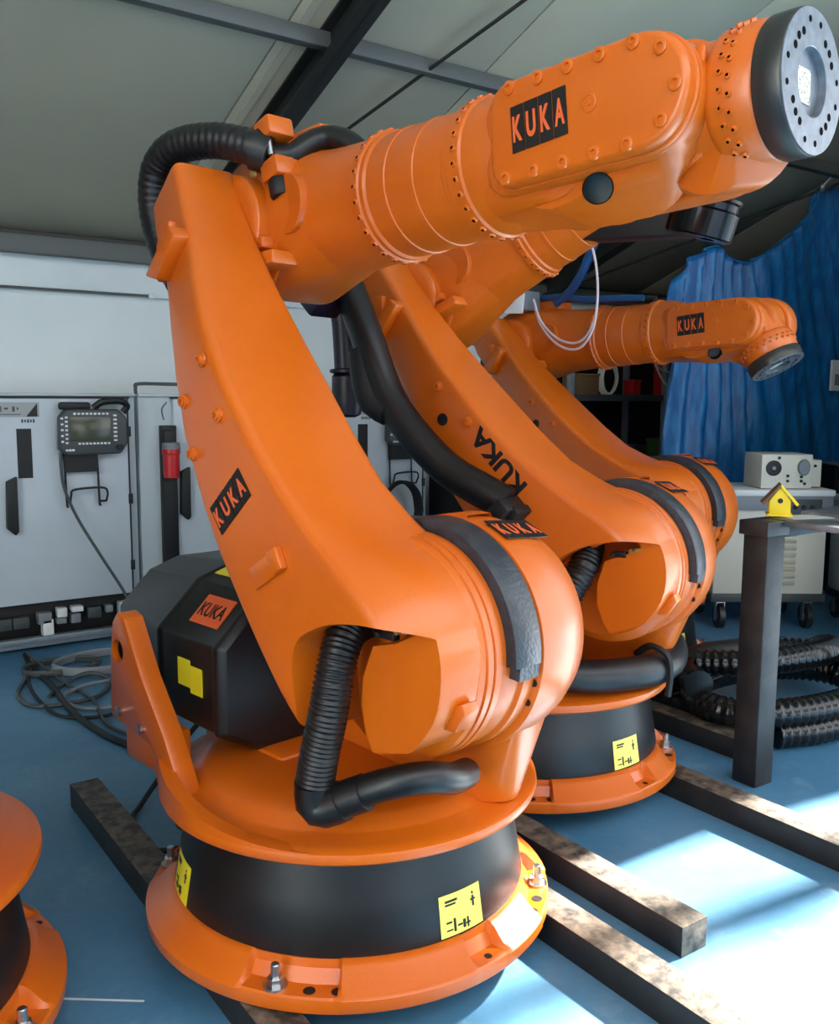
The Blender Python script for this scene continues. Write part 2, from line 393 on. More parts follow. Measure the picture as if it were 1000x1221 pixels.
def robot(cx, cy, yaw, tilt, psi, th, j4, label, group, variant='a', hoses=True):
    root = empty('industrial_robot', T(cx, cy, .08), label, 'robot', group)
    Mb = Rm(-pi / 2, 'Z'); Mc = Rm(yaw, 'Z')
    ML = Mc @ T(.35, 0, .75) @ Rm(-tilt, 'Y')
    MF = Mc @ T(.35 - 1.25 * sin(tilt), 0, .75 + 1.25 * cos(tilt)) @ Rm(-psi, 'Y')
    MH = MF @ T(1.25, .14, .01) @ Rm(j4, 'X') @ Rm(-th, 'Y')
    P = lambda name, key, fn, M, **k: link(name, cached(key, fn), root, M, **k)
    # --- base
    fl = P('base_flange', 'base_flange', base_flange_mesh, Mb)
    hole = cached('flange_hole', lambda: MB().lathe([(.013, 0), (.013, .0012), (.009, .0012)], 16, cap=False).add([(.013 * cos(i * pi / 8), .013 * sin(i * pi / 8), .0008) for i in range(16)], [tuple(range(16))]).mesh('bolt_hole', BLP))
    for d in (-49, -57 + 15, 126 + 5, 131 + 8): pass
    for s in (-1, 1):
        for d in (41, 34): link('bolt_hole', hole, fl, Rm(radians(s * d), 'Z') @ T(.486, 0, .0402))
        for d in (139, 146): link('bolt_hole', hole, fl, Rm(radians(s * d), 'Z') @ T(.486, 0, .0402))
    link('bolt_hole', hole, fl, Rm(radians(8), 'Z') @ T(.488, 0, .0402) @ Matrix.Scale(.7, 4))
    link('bolt_hole', hole, fl, Rm(radians(98), 'Z') @ T(.488, 0, .0402) @ Matrix.Scale(.7, 4))
    def nut():
        b = MB(); b.lathe([(.026, 0), (.026, .005)], 20); b.lathe([(.018, .005), (.018, .02), (.014, .023)], 6)
        b.lathe([(.010, .02), (.010, .048), (.008, .05)], 12); return b.mesh('anchor_bolt', ZNC, 30)
    for d in (-50, 50, -130, 130):
        P('anchor_bolt', 'anchor', nut, Mb @ Rm(radians(d), 'Z') @ T(.482, 0, .04))
    P('base_cover', 'base_cover', lambda: MB().lathe([(.40, .05), (.43, .06), (cover_r(.088), .088), (cover_r(.2), .2), (cover_r(.308), .308), (.38, .315), (.36, .32)], 128).mesh('base_cover', BLK, 40), Mb)
    def fig():
        b = MB()
        b.mi and None
        rf = cover_r
        q = lambda a0, a1, z0, z1: b.v.extend([]) or b
        for (a0, a1, z0, z1) in ((-6, -1.5, .165, .17), (-6, -2.2, .158, .162), (4.2, 5.0, .137, .160), (3.6, 5.6, .150, .154), (4.3, 4.9, .163, .169),
                                 (-6, -4, .12, .124), (-3.4, -2.6, .10, .128), (-2, -.2, .108, .112), (0, 1, .10, .118), (1.2, 2.8, .105, .109), (1.6, 2.2, .098, .120), (-6, -3.8, .104, .107)):
            s_ = sweep_patch(a0, a1, z0, z1, rf, .0026, 2); b.add(s_.v, s_.f)
        return b.mesh('sticker_print', BLP)
    st = cached('sticker', lambda: sweep_patch(-8, 8, .092, .182, cover_r, .0016, 8).mesh('warning_sticker', YEL))
    st2 = cached('sticker2', lambda: sweep_patch(-8, 8, .092, .182, cover_r, .0016, 8).mesh('warning_sticker', YES))  # copy with the sunlight painted in
    fg = cached('stickerfig', fig)
    for d, z0 in ((4, 0), (-99, -.004), (120, 0)):
        s_ = link('warning_sticker', st if d != 4 else st2, root, Mb @ Rm(radians(d), 'Z') @ T(0, 0, z0), label='yellow warning sticker')
        link('printed_symbols', fg, s_, None, kind='stuff')
    P('connector_box', 'conn', lambda: MB().box((-.47, -.12, .15), (.10, .20, .19)).mesh('connector_box', BLP, bevel=.012), Rm(yaw, 'Z'))
    # --- rotating column
    def column():
        b = MB()
        b.lathe([(.40, .305), (.462, .305), (.472, .312), (.476, .322), (.474, .334), (.466, .338), (.440, .340), (.402, .345), (.394, .349), (.372, .370), (.362, .375), (.335, .383), (.29, .390), (0, .398)], 160)
        vs = []; fs = []; n = 30
        for i in range(n + 1):
            t_ = i / n; a = radians(-118 + 68 * t_); h = .337 + .075 * (1 - t_) ** 1.6
            for r, z in ((.474, .325), (.474, h), (.440, h + .001), (.425, .339)): vs.append((r * cos(a), r * sin(a), z))
        for i in range(n):
            for k in range(3): q = i * 4 + k; fs.append((q, q + 4, q + 5, q + 1))
        fs += [(0, 1, 2, 3), (n * 4 + 3, n * 4 + 2, n * 4 + 1, n * 4)]
        b.add(vs, fs)
        return b.mesh('rotating_column', ORG, 32)
    P('rotating_column', 'column', column, Mc)
    def housing():
        pts = []
        ang = [radians(a) for a in range(-180, 180, 6)]
        b = MB(); M = T(.35, 0, .75) @ RX
        b.lathe([(.20, 0), (.250, 0), (.262, .006), (.263, .03), (.262, .07), (.257, .11), (.246, .15), (.228, .19), (.20, .225), (.15, .25), (0, .262)], 96, M)
        # pedestal that flows from the drum into the column
        pts = circ_pts((.35, .01, .75), .247, 'y') + circ_pts((.35, .11, .75), .235, 'y') + circ_pts((.33, .19, .74), .17, 'y')
        pts += [(.30, .24, .34), (-.22, .24, .34), (-.27, .0, .34), (-.25, .02, .40), (-.2, .2, .40)] + [(.10 + .335 * cos(radians(a)), .13 + .13 * sin(radians(a)), .345) for a in range(0, 360, 10)]
        me = hull_mesh('h', pts, ORG)
        b.add([v.co[:] for v in me.vertices], [tuple(p.vertices) for p in me.polygons])
        # holes row under the buffer
        return b.mesh('shoulder_housing', ORG, 38)
    hs = P('shoulder_housing', 'housing', housing, Mc)
    dot = cached('dot', lambda: MB().lathe([(.009, 0), (.009, .001), (0, .001)], 12, cap=False).mesh('bolt_hole', BLP))
    for a in (-14, -25):
        link('bolt_hole', dot, hs, T(.35 + .25 * cos(radians(a)), -.0005, .75 + .25 * sin(radians(a))) @ FACE @ Matrix.Scale(.9, 4))
    logo(hs, T(.35, 0, .75) @ Rm(radians(24), 'Y') @ T(0, .098, .2600) @ Rm(radians(-5), 'X') @ Rm(pi / 2, 'Z') @ Rm(pi, 'Z') @ Rm(pi, 'Z'), .15, .075, BLP, ORD)
    P('housing_rib', 'hrib', lambda: MB().lathe([(.250, .02), (.268, .022), (.268, .10), (.245, .11), (.24, .06), (.250, .02)], 8, T(.35, 0, .75) @ RX, cap=False, a0=radians(-104), a1=radians(-84)).mesh('rib', ORG), Mc)
    def bearing():
        return MB().lathe([(.16, -.115), (.236, -.115), (.240, -.10), (.240, -.04), (.248, -.035), (.248, 0), (.2, .01)], 96, T(.35, 0, .75) @ RX).mesh('bearing_ring', ORG, 35)
    P('bearing_ring', 'bearing', bearing, Mc)
    def buffer():
        b = MB(); M = T(.35, 0, .75) @ RX; a0, a1 = radians(-128), radians(2); n = 60
        prof = [(.241, -.088), (.266, -.088), (.268, -.084), (.268, -.012), (.266, -.008), (.241, -.008), (.241, -.088)]
        b.lathe(prof, n, M, cap=False, a0=a0, a1=a1)
        for a in (a0, a1):
            b.add([M @ Vector((r * cos(a), r * sin(a), h)) for r, h in prof[:-1]], [tuple(range(6))])
        Ms = M @ Rm(radians(5), 'Z'); b.box((.252, 0, -.044), (.028, .03, .06), Ms)
        return b.mesh('shoulder_buffer', RUW, 35)
    P('shoulder_buffer', 'buffer', buffer, Mc)
    # rear bracket and rear cover
    def bracket():
        b = MB()
        b.prism([(-.455, .455), (-.450, .60), (-.432, .705), (-.405, .735), (-.368, .725), (-.285, .59), (-.185, .47), (-.14, .40), (-.10, .335), (-.22, .335), (-.25, .43)], -.425, -.370)
        me = b.mesh('rear_bracket', ORG, 40, bevel=.006)
        cut = MB().lathe([(.030, -.2), (.030, .2)], 24, T(-.405, -.40, .635) @ RX).mesh('c', ORG)
        return boolean(me, cut)
    P('rear_bracket', 'bracket', bracket, Mc)
    P('bracket_hole_shade', 'brbore', lambda: MB().lathe([(.0295, -.409), (.0295, -.375), (0, -.374)], 24, T(-.405, 0, .635) @ RX, cap=False).mesh('bracket_hole_shade', BLP), Mc)  # black liner added to paint the hole's shade
    P('bracket_foot', 'brfoot', lambda: MB().box((-.33, -.36, .40), (.16, .10, .09)).mesh('bracket_foot', ORG, bevel=.01), Mc)
    rb_bolt = cached('brbolt', lambda: MB().lathe([(.012, 0), (.012, .008), (.009, .01)], 10).mesh('bracket_bolt', ZNC))
    for x, z in ((-.40, .48), (-.29, .46)): link('bracket_bolt', rb_bolt, root, Mc @ T(x, -.425, z) @ FACE)
    def rcover():
        sec = [(-.31, .46), (-.31, .675), (-.19, .79), (-.08, .825), (.12, .825), (.26, .70), (.26, .46), (.12, .40), (-.20, .40)]
        def pts(x, s, dz=0): return [(x, y * s + (-.02) * (1 - s), .61 + (z - .61) * s + dz) for y, z in sec]
        b = MB(); st_ = [(-.77, .70, .02), (-.72, .83, .01), (-.42, .985, 0), (-.41, 1.02, 0), (-.395, 1.02, 0), (-.385, 1.0, 0), (-.145, 1.0, 0), (-.135, 1.02, 0), (-.12, 1.02, 0), (-.10, .96, 0)]
        vs = []; fs = []; n = len(sec)
        for x, s_, dz in st_: vs += pts(x, s_, dz)
        for i in range(len(st_) - 1):
            for k in range(n): j = (k + 1) % n; fs.append((i * n + k, i * n + j, (i + 1) * n + j, (i + 1) * n + k))
        fs.append(tuple(range(n))); fs.append(tuple(reversed(range((len(st_) - 1) * n, len(st_) * n))))
        return b.add(vs, fs).mesh('rear_cover', BLK, 20, bevel=.008, blimit=28)
    rc = P('rear_cover', 'rcover', rcover, Mc, label='black plastic motor cover')
    lab = cached('ylab', lambda: MB().box((-.028, 0, 0), (.058, .07, .002)).box((.03, -.012, 0), (.055, .07, .002)).mesh('warning_label', YEL))
    link('warning_label', lab, rc, T(-.25, -.3115, .585) @ FACE, label='yellow warning label')
    yl2 = cached('ylab2', lambda: MB().box((0, 0, 0), (.10, .05, .002)).mesh('warning_label', YEP))
    link('warning_label', yl2, rc, T(-.33, -.13, .8115) @ Rm(radians(17.6), 'X'), label='pale yellow warning label')
    n_ = Vector((0, -.115, .12)).normalized(); al = math.atan2(.115, .12)
    Ml = T(-.24, -.247, .737) @ Rm(al, 'X')
    ol = link('logo_label', cached('olab', lambda: MB().box((0, 0, 0), (.13, .085, .002)).mesh('logo_label', ORD)), rc, Ml, label='orange label with black lettering')
    link('letters', text_mesh('KUKA', BLP, .11, .04), ol, T(0, 0, .0015))
    P('cover_step', 'cstep', lambda: MB().box((-.2, .02, .375), (.36, .44, .06)).mesh('cover_seat', ORG, bevel=.02), Mc)
    # --- link arm
    la = P('link_arm', 'link_arm', link_arm_mesh, ML)
    P('shoulder_drum', 'drum', lambda: MB().lathe([(.215, -.19), (.241, -.168), (.243, -.152), (.240, -.150), (.240, -.147), (.245, -.145), (.245, -.130), (.241, -.128), (.241, -.125), (.246, -.123), (.246, -.106), (.243, -.102), (.15, -.102)], 128, RX).mesh('shoulder_drum', ORG, 30), ML)
    boss = cached('boss', lambda: MB().lathe([(.017, 0), (.016, .006), (.012, .007), (.012, .012), (.007, .013), (.006, .004), (0, .004)], 16).mesh('boss', ORG, 30))
    bosses = [(.75, .031), (.605, .017), (.603, -.125), (.726, -.09)]
    if variant == 'a':
        for a, b_ in bosses: link('boss', boss, la, T(b_, -.361 if a < .66 else -.352, a) @ FACE)
        def pad():
            b = MB(); b.box((0, 0, .004), (.125, .05, .010)); b.box((.045, .0, .011), (.035, .05, .016)); return b.mesh('raised_pad', ORG, bevel=.004)
        link('raised_pad', cached('pad', pad), la, T(-.035, -.362, .243) @ FACE @ Rm(radians(-8), 'Z'))
        logo(la, T(-.068, -.3625, .432) @ FACE @ Rm(radians(2), 'Z'), .155, .073, BLP, ORD)
    else:
        for a, b_ in ((.766, .02), (.60, .03)): link('boss', boss, la, T(b_, -.361 if a < .7 else -.349, a) @ FACE)
        link('cast_hole', cached('bh', lambda: MB().lathe([(.02, .0), (.02, .002), (.0, .002)], 20, cap=False).mesh('cast_hole', BLP)), la, T(-.035, -.361, .672) @ FACE)
        if variant == 'b':
            link('letters', text_mesh('KUKA', BLP, .25, .062, bold=.035), la, T(.028, -.3625, .435) @ FACE @ Rm(pi / 2, 'Z'), label='black letters')
    def lug():
        b = MB(); b.prism([(-.02, -.035), (.012, -.02), (.02, .03), (.005, .045), (-.008, .03)], -.03, .012); return b.mesh('lifting_lug', ORG, bevel=.004)
    t0 = .671
    P('lifting_lug', 'lug', lug, Mc @ T(.35, 0, .75) @ Rm(radians(22), 'Y') @ T(.245, -.195, 0))
    P('hose_fitting', 'fit', lambda: MB().box((.095, -.27, .062), (.04, .02, .018)).lathe([(.007, 0), (.007, .02)], 8, T(.075, -.27, .062) @ FACE).mesh('hose_fitting', BLP, bevel=.003), Mc @ T(.35, 0, .75))
    fb = P('fitting_bolt', 'fitb', lambda: MB().lathe([(.006, 0), (.006, .03)], 8, T(.135, -.262, .078) @ FACE).lathe([(.006, 0), (.006, .03)], 8, T(.155, -.262, .082) @ FACE).mesh('fitting_bolts', BRS), Mc @ T(.35, 0, .75), kind='stuff')
    # fin bracket for the hose at the back of the link top
    P('hose_bracket', 'fin', lambda: MB().prism([(-.105, 1.135), (-.065, 1.085), (.066, 1.108), (.058, 1.148)], -.305, -.245).mesh('hose_bracket', ORG, bevel=.008), ML)
    P('bracket_block', 'finb', lambda: MB().prism([(-.12, 1.13), (-.03, 1.14), (.03, 1.20), (.0, 1.225), (-.06, 1.20)], -.268, -.225).mesh('bracket_block', ORG, bevel=.008), ML)
    # --- elbow + forearm
    P('elbow_joint', 'elbow', lambda: MB().lathe([(.10, -.06), (.125, -.055), (.13, -.05), (.13, .0), (.172, .005), (.178, .01), (.178, .03), (.15, .04)], 96, RX).mesh('elbow_joint', ORG, 35), MF)
    def house():
        pts = circ_pts((0, .02, 0), .172, 'y') + circ_pts((0, .04, 0), .185, 'y') + circ_pts((0, .26, 0), .185, 'y') + circ_pts((0, .285, 0), .16, 'y')
        pts += circ_pts((.30, .14, .01), .155, 'x') + circ_pts((.20, .14, .01), .172, 'x') + circ_pts((-.15, .14, .03), .14, 'x')
        return hull_mesh('forearm_housing', pts, ORG, 40)
    fh = P('forearm_housing', 'fhouse', house, MF)
    def cone():
        return MB().lathe([(.10, .15), (.166, .20), (.156, .32), (.150, .42), (.149, .452), (.157, .456), (.158, .462), (.158, .476), (.153, .480), (.153, .492), (.147, .498), (.1465, .55), (.1485, .552), (.1485, .560), (.1455, .562), (.144, .64), (.1455, .642), (.1455, .650), (.143, .652), (.1415, .735), (.144, .738), (.144, .75), (.150, .756), (.151, .772), (.151, .795), (.146, .80), (.145, .83), (.142, .86), (.13, .90)], 128, T(0, .14, .01) @ RXY).mesh('forearm_tube', ORG, 28)
    P('forearm_tube', 'cone', cone, MF)
    P('ring_bolts', 'rb1', lambda: ring_bolts_mesh(28, .1525, T(.468, .14, .01) @ RXY, .0085, .009, radial=True), MF, kind='stuff')
    P('ring_bolts', 'rb2', lambda: ring_bolts_mesh(30, .1465, T(.783, .14, .01) @ RXY, .0080, .009, radial=True), MF, kind='stuff')
    # casting details on housing
    P('cast_disc', 'cdisc', lambda: MB().lathe([(.074, -.02), (.074, .003), (.071, .005), (0, .0055)], 48, T(.215, -.020, .02) @ Rm(radians(-8), 'Z') @ Rm(pi, 'X') @ RX).mesh('cast_disc', ORG, 30), MF)
    P('elbow_lug', 'elug', lambda: MB().box((.06, .0, -.062), (.15, .10, .034)).box((.115, -.005, -.108), (.15, .11, .038)).mesh('elbow_lug', ORG, bevel=.01), MF)
    P('top_block', 'tblock', lambda: MB().box((.13, .16, .205), (.15, .12, .09)).mesh('top_block', ORG, bevel=.01), MF)
    for i, (y_, z_) in enumerate(((.05, .07), (.22, .07), (.14, -.07))):
        P('elbow_motor', 'emot', lambda: MB().lathe([(.045, 0), (.055, -.01), (.055, -.19), (.05, -.20), (0, -.20)], 28, RXY).mesh('elbow_motor', BLP, 35), MF @ T(-.13, y_, z_))
    # wrist body
    def wrist():
        poly = stadium(.84, 1.25, .112, .01, 12, .05)
        b = MB()
        hd = Vector((-.552, .797, .245)); hc = Vector((1.138, .0, -.128))
        cutter = MB().cyl(hc - hd * .3, hc + hd * .8, .030, 28).mesh('c', BLP)
        def slab(x0, x1, r, y0, y1, z):
            return MB().prism(stadium(x0, x1, r, z, 14, .05), y0, y1).mesh('x', ORG, 40, bevel=.012, bseg=3, blimit=60)
        pts = circ_pts((.80, .14, .01), .142, 'x', 36) + circ_pts((1.06, .05, -.02), .04, 'y', 20) + circ_pts((1.07, .24, -.02), .05, 'y', 20)
        pts += circ_pts((.90, .04, .01), .112, 'y') + circ_pts((1.0, .04, .0), .116, 'y', 30) + circ_pts((1.06, .21, -.02), .13, 'y', 30)
        h1 = hull_mesh('h', pts, ORG)
        pts = circ_pts((1.0, .05, -.02), .11, 'y', 30) + circ_pts((1.235, .03, .0), .095, 'y', 30) + circ_pts((1.225, .07, -.03), .088, 'y', 30) + circ_pts((1.0, .2, -.02), .13, 'y', 30) + circ_pts((1.12, .2, -.04), .11, 'y', 30)
        h2 = hull_mesh('h', pts, ORG)
        me = h1
        for o_ in (h2, slab(.86, 1.240, .104, .003, .065, .01), slab(.86, 1.25, .130, .205, .285, 0)): me = boolean(me, o_, 'UNION')
        me = boolean(me, cutter); me.name = 'wrist_body'
        return me
    wb_ = P('wrist_body', 'wrist', wrist, MF)
    def sleeve():
        hd = Vector((-.552, .797, .245)).normalized(); hc = Vector((1.138, .0, -.128)); M = Matrix.Translation(hc) @ hd.to_track_quat('Z', 'Y').to_matrix().to_4x4()
        b = MB(); b.lathe([(.0285, .062), (.0285, .30)], 28, M, cap=False); b.m = 1; b.lathe([(.0285, .12), (0, .12)], 28, M, cap=False); return b.mesh('bore_shade_sleeve', [BLP, GST])  # added: black for the bore's shade, grey disc for the roof beyond
    link('bore_shade_sleeve', cached('sleeve', sleeve), wb_, None, label='added dark sleeve standing in for shade in the bore')
    def whole():   # dark bore seen from below
        return MB().lathe([(.030, 0), (.030, .003), (.0, .003)], 24, cap=False).mesh('cast_hole', BLP)
    wc = P('wrist_cover', 'wcover', lambda: MB().prism(stadium(.90, 1.238, .100, .012, 16, .045), -.028, .012).mesh('wrist_cover', ORG, 40, bevel=.012, bseg=4, blimit=50), MF)
    P('wrist_gasket', 'wgask', lambda: MB().prism(stadium(.895, 1.238, .105, .012, 16, .05), .0, .012).mesh('wrist_gasket', ORG, 40, bevel=.002), MF)
    cb = cached('cbolt', lambda: MB().lathe([(.0135, -.003), (.0135, .003), (.0105, .0042), (.0065, .0042), (.005, .0), (0, 0)], 12).mesh('cover_bolt', ORG, 30))
    cs = cached('csock', lambda: MB().lathe([(.0045, 0), (.0045, .0018), (0, .0018)], 8, cap=False).mesh('bolt_socket', BLP))
    pts = [(.94 + i * .07, -.072) for i in range(5)] + [(.955 + i * .07, .096) for i in range(5)] + [(1.238 + .078 * cos(a), .012 + .078 * sin(a)) for a in (radians(50), radians(-5), radians(-50))]
    for x, z in pts:
        link('cover_bolt', cb, wc, T(x, -.029, z) @ FACE)
    link('sight_plug', cached('plug', lambda: MB().lathe([(.017, -.002), (.017, .002), (.013, .003), (.013, .0015), (.006, .0015), (.005, .004), (0, .004)], 20).mesh('sight_plug', ORG, 30)), wc, T(1.142, -.028, .019) @ FACE)
    logo(wc, T(1.026, -.029, .017) @ FACE @ Rm(radians(3), 'Z'), .135, .088, BLP, ORD)
    # hand, tool flange (in hand frame: x out of the flange)
    def hand():
        b = MB()
        me = hull_mesh('h', sphere_pts((0, 0, 0), .108, 24, 12) + circ_pts((.10, 0, 0), .106, 'x', 48), ORG); b.add([v.co[:] for v in me.vertices], [tuple(p.vertices) for p in me.polygons])
        b.lathe([(.09, -.06), (.112, -.05), (.114, .0), (.112, .05), (.10, .06)], 64, RX)
        b.lathe([(.09, .07), (.110, .085), (.116, .092), (.1175, .10), (.1175, .165), (.113, .172), (.10, .175)], 96, RXY)
        me = hull_mesh('h', circ_pts((.0, .06, -.03), .11, 'y', 30) + circ_pts((.0, .115, -.03), .10, 'y', 30) + circ_pts((.06, -.02, -.06), .10, 'y', 30) + circ_pts((.09, .04, -.055), .10, 'y', 30) + circ_pts((.13, .0, -.0), .10, 'x', 40), ORG, 40, bevel=0)
        b.add([v.co[:] for v in me.vertices], [tuple(p.vertices) for p in me.polygons])
        return b.mesh('wrist_hand', ORG, 34)
    P('wrist_hand', 'hand', hand, MH)
    P('hand_rib', 'handrib', lambda: MB().box((.075, -.108, .02), (.022, .012, .10)).mesh('hand_rib', ORG, bevel=.005), MH)
    P('ring_bolts', 'rb3', lambda: ring_bolts_mesh(26, .1150, T(.118, 0, 0) @ RXY, .006, .008, radial=True, pairs=True), MH, kind='stuff')
    tf = P('tool_flange', 'tflange', lambda: MB().lathe([(.09, .172), (.117, .173), (.119, .177), (.119, .218), (.117, .222), (.10, .222)], 96, RXY, cap=False).mesh('tool_flange', DST, 35), MH, label='dark steel flange ring')
    def face():
        b = MB(); b.lathe([(.108, .221), (.1165, .2225), (.1165, .225), (.057, .225), (.056, .224), (.056, .211), (0, .211)], 96, RXY, cap=False)
        return b.mesh('flange_face', STL, 35)
    ff = link('flange_face', cached('fface', face), tf, None, label='bright steel disc')
    def holes():
        b = MB()
        for k in range(4):
            for (da, r, s_) in ((-14, .083, .0068), (0, .0845, .0068), (14, .083, .0068), (0, .070 + .024, .0), (33, .098, .0055), (-33, .098, .0055)):
                if s_: b.lathe([(s_, 0), (s_, .0008), (0, .0008)], 10, RXY @ Rm(radians(k * 90 + 45 + da), 'Z') @ T(r, 0, .2247), cap=False)
        return b.mesh('flange_holes', HOL)  # raised black discs stand in for the dark of the holes
    link('flange_holes', cached('fholes', holes), tf, None, kind='stuff')
    link('paper_label', cached('plab', lambda: MB().box((.2122, -.008, -.004), (.002, .052, .056)).mesh('paper_label', PAP)), tf, None, label='printed white label')
    if hoses:
        # corrugated hose out of the shoulder pocket, then the smooth pipe to the right (column frame, J2 at .35,0,.75)
        J = lambda x, y, z: (x + .35, y, z + .75)
        P('corrugated_hose', 'hose1', lambda: MB().tube([J(-.055, -.20, .055), J(-.035, -.27, .045), J(-.018, -.315, -.02), J(-.018, -.335, -.11), J(-.035, -.345, -.20), J(-.048, -.35, -.275)], .037, 20, corr=.0045, pitch=.0105).mesh('corrugated_hose', HOS, 60), Mc, label='black corrugated hose')
        P('hose_elbow', 'hose1b', lambda: MB().tube([J(-.047, -.35, -.262), J(-.048, -.348, -.305), J(-.030, -.335, -.315), J(.004, -.315, -.295)], .042, 20).mesh('hose_elbow', HOS, 60), Mc)
        P('hose_coupling', 'hose1c', lambda: MB().tube([J(-.010, -.322, -.302), J(.045, -.29, -.272)], .0385, 20).mesh('hose_coupling', HOS, 60), Mc)
        P('base_pipe', 'hose1d', lambda: MB().tube([J(.004, -.315, -.295), J(.05, -.288, -.266), J(.10, -.255, -.243), J(.135, -.205, -.238), J(.135, -.13, -.262), J(.09, -.04, -.29)], .033, 18).mesh('base_pipe', HOS, 60), Mc)
        return root, Mc, ML, MF, MH
    return root, Mc, ML, MF, MH

def child(root, name, me, M=None, **k): return link(name, me, root, M, **k)

GR = 'large orange articulated robots standing in a row'
r1, Mc1, ML1, MF1, MH1 = robot(1.168, 1.971, radians(-80.76), .671, .0516, radians(-2.5), 0,
      'largest orange robot in the middle, its steel tool flange raised at the upper right', GR)
r2, Mc2, ML2, MF2, MH2 = robot(2.18, 2.41, radians(-71), radians(44.5), radians(25), radians(-131), 0,
      'second orange robot, directly behind the largest one, plain black letters on its arm', GR, 'b', hoses=False)
r3, Mc3, ML3, MF3, MH3 = robot(3.38, 3.19, radians(-79.7), radians(50.1), radians(2.2), radians(-62), 0,
      'farthest orange robot, its wrist bent down in front of the blue tarpaulin', GR, 'c', hoses=False)
r4, Mc4, ML4, MF4, MH4 = robot(-.04, 2.12, radians(-96), .671, .0516, radians(2), 0,
      'orange robot base cut off at the lower left edge', GR, 'a', hoses=False)


# ---------------- building shell ----------------
YW, ZE, SL = 5.75, 2.27, .364
def roof_z(y): return ZE + SL * (YW - y) if y > 0 else ZE + SL * (YW + y)
XL, XR, XP, YP, YF = -5.5, 9.6, 4.7, 2.42, -5.75
fl_ = MB().prismz([(XL, YF - 4), (14, YF - 4), (14, YW + .2), (XL, YW + .2)], -.1, 0).mesh('floor', FLR)
floor = link('floor', fl_, kind='structure')
seam = cached('fl_line', lambda: MB().box((0, 0, .0004), (.9, .006, .0008)).mesh('scratch', WHT))
link('paint_scratch', seam, floor, T(.50, 2.02, 0) @ Rm(radians(-37), 'Z') @ Matrix.Scale(.3, 4, (1, 0, 0)), label='thin white scratch')
def wall_box(name, x0, x1, y0, y1, z0, z1, m=WAL):
    return link(name, MB().box(((x0 + x1) / 2, (y0 + y1) / 2, (z0 + z1) / 2), (x1 - x0, y1 - y0, z1 - z0)).mesh(name, m), kind='structure')
wb = wall_box('wall_back', XL, XR, YW + .03, YW + .15, 0, ZE + .1)
# sheet panels of the back wall, upper and lower row
pw = 2.95
for i in range(6):
    x0 = XL + .2 + i * pw
    if x0 + pw > XR: break
    link('wall_panel', cached('wpu', lambda: MB().box((pw / 2, 0, 0), (pw - .006, .03, .30)).mesh('wall_panel', WAL, bevel=.003)), wb, T(x0, YW + .015, 2.105))
    link('wall_panel', cached('wpl', lambda: MB().box((pw / 2, 0, 0), (pw - .006, .03, 1.925)).mesh('wall_panel', WAL, bevel=.003)), wb, T(x0, YW + .015, .97))
link('conduit', MB().tube([(XL + .1, YW - .012, 1.958), (1.97, YW - .012, 1.965)], .008, 8).mesh('conduit', GST), wb)
link('conduit_clip', MB().box((1.985, YW - .015, 1.965), (.04, .03, .03)).mesh('conduit_clip', WHT, bevel=.004), wb)
link('eave_beam', MB().box(((XL + XR) / 2, YW - .06, 2.20), (XR - XL, .08, .10)).mesh('eave_beam', GST, bevel=.004), wb)
link('eave_gutter_strip', MB().box(((XL + XR) / 2, YW - .05, 2.262), (XR - XL, .06, .02)).mesh('eave_strip', DKS), wb)
wl_ = wall_box('wall_left', XL - .12, XL, YF, YW + .15, 0, 3.6)
wall_box('added_wall_front', XL, -.8, YF - .1, YF, 0, 2.2)  # unseen wall added to cut light from the front left
wall_box('wall_right', XR, XR + .12, YP, YW + .15, 0, 4.3)
wall_box('wall_side', XP, XR, YP - .12, YP, 0, 3.4)
# unseen partition added to limit the sun; big door opening lets it through
part_ = MB()
DY0, DY1, DH = -1.6, 1.50, 2.92
part_.prism([(YP, 0), (YP, 3.5), (0, 4.36), (DY0 - 3.2, 3.2), (DY0 - 3.2, 0), (DY0, 0), (DY0, DH), (DY1, DH), (DY1, 0)], 0, .12, Matrix(((0, 1, 0, XP), (1, 0, 0, 0), (0, 0, 1, 0), (0, 0, 0, 1))))
wp_ = link('added_wall_partition', part_.mesh('added_wall_partition', WAL), kind='structure')
dr = link('door_1', MB().box((XP + .06, DY0, DH / 2), (.10, .06, DH)).box((XP + .06, DY1, DH / 2), (.10, .06, DH)).box((XP + .06, (DY0 + DY1) / 2, DH), (.10, DY1 - DY0, .06)).mesh('door_1', GST), kind='structure')
link('mullion', MB().box((XP + .06, 1.10, DH / 2), (.08, .12, DH)).mesh('mullion', GST), dr)
# roof, with an unseen front gap and cut corner added to let light in
ce = link('ceiling', MB().add([(XL - .2, YW + .2, roof_z(YW + .2) + .06), (XR + .2, YW + .2, roof_z(YW + .2) + .06), (XR + .2, YP - .1, roof_z(YP - .1) + .06), (XP + .15, YP - .1, roof_z(YP - .1) + .06), (XP + .15, 0, roof_z(0) + .06), (XL - .2, 0, roof_z(0) + .06),
    (XP + .15, -.7, roof_z(-.7) + .06), (XL - .2, -.7, roof_z(-.7) + .06), (XP + .15, -3.1, roof_z(-3.1) + .06), (XL - .2, -3.1, roof_z(-3.1) + .06), (XP + .15, YF, roof_z(YF) + .06), (XL - .2, YF, roof_z(YF) + .06)], [(0, 1, 2, 3, 4, 5), (5, 4, 6, 7), (9, 8, 10, 11)]).mesh('ceiling', ROOF), kind='structure')
gam = math.atan(SL); SLOPE = T(0, YW, ZE) @ Rm(-gam, 'X')        # local -y runs up the slope
def slope_len(y): return (YW - y) / cos(gam)
xs = [-5.6, -4.42, -3.24, -2.1, -.95, 1.965, 3.06, 4.16, 5.26, 6.36, 7.46, 8.56, 9.7]
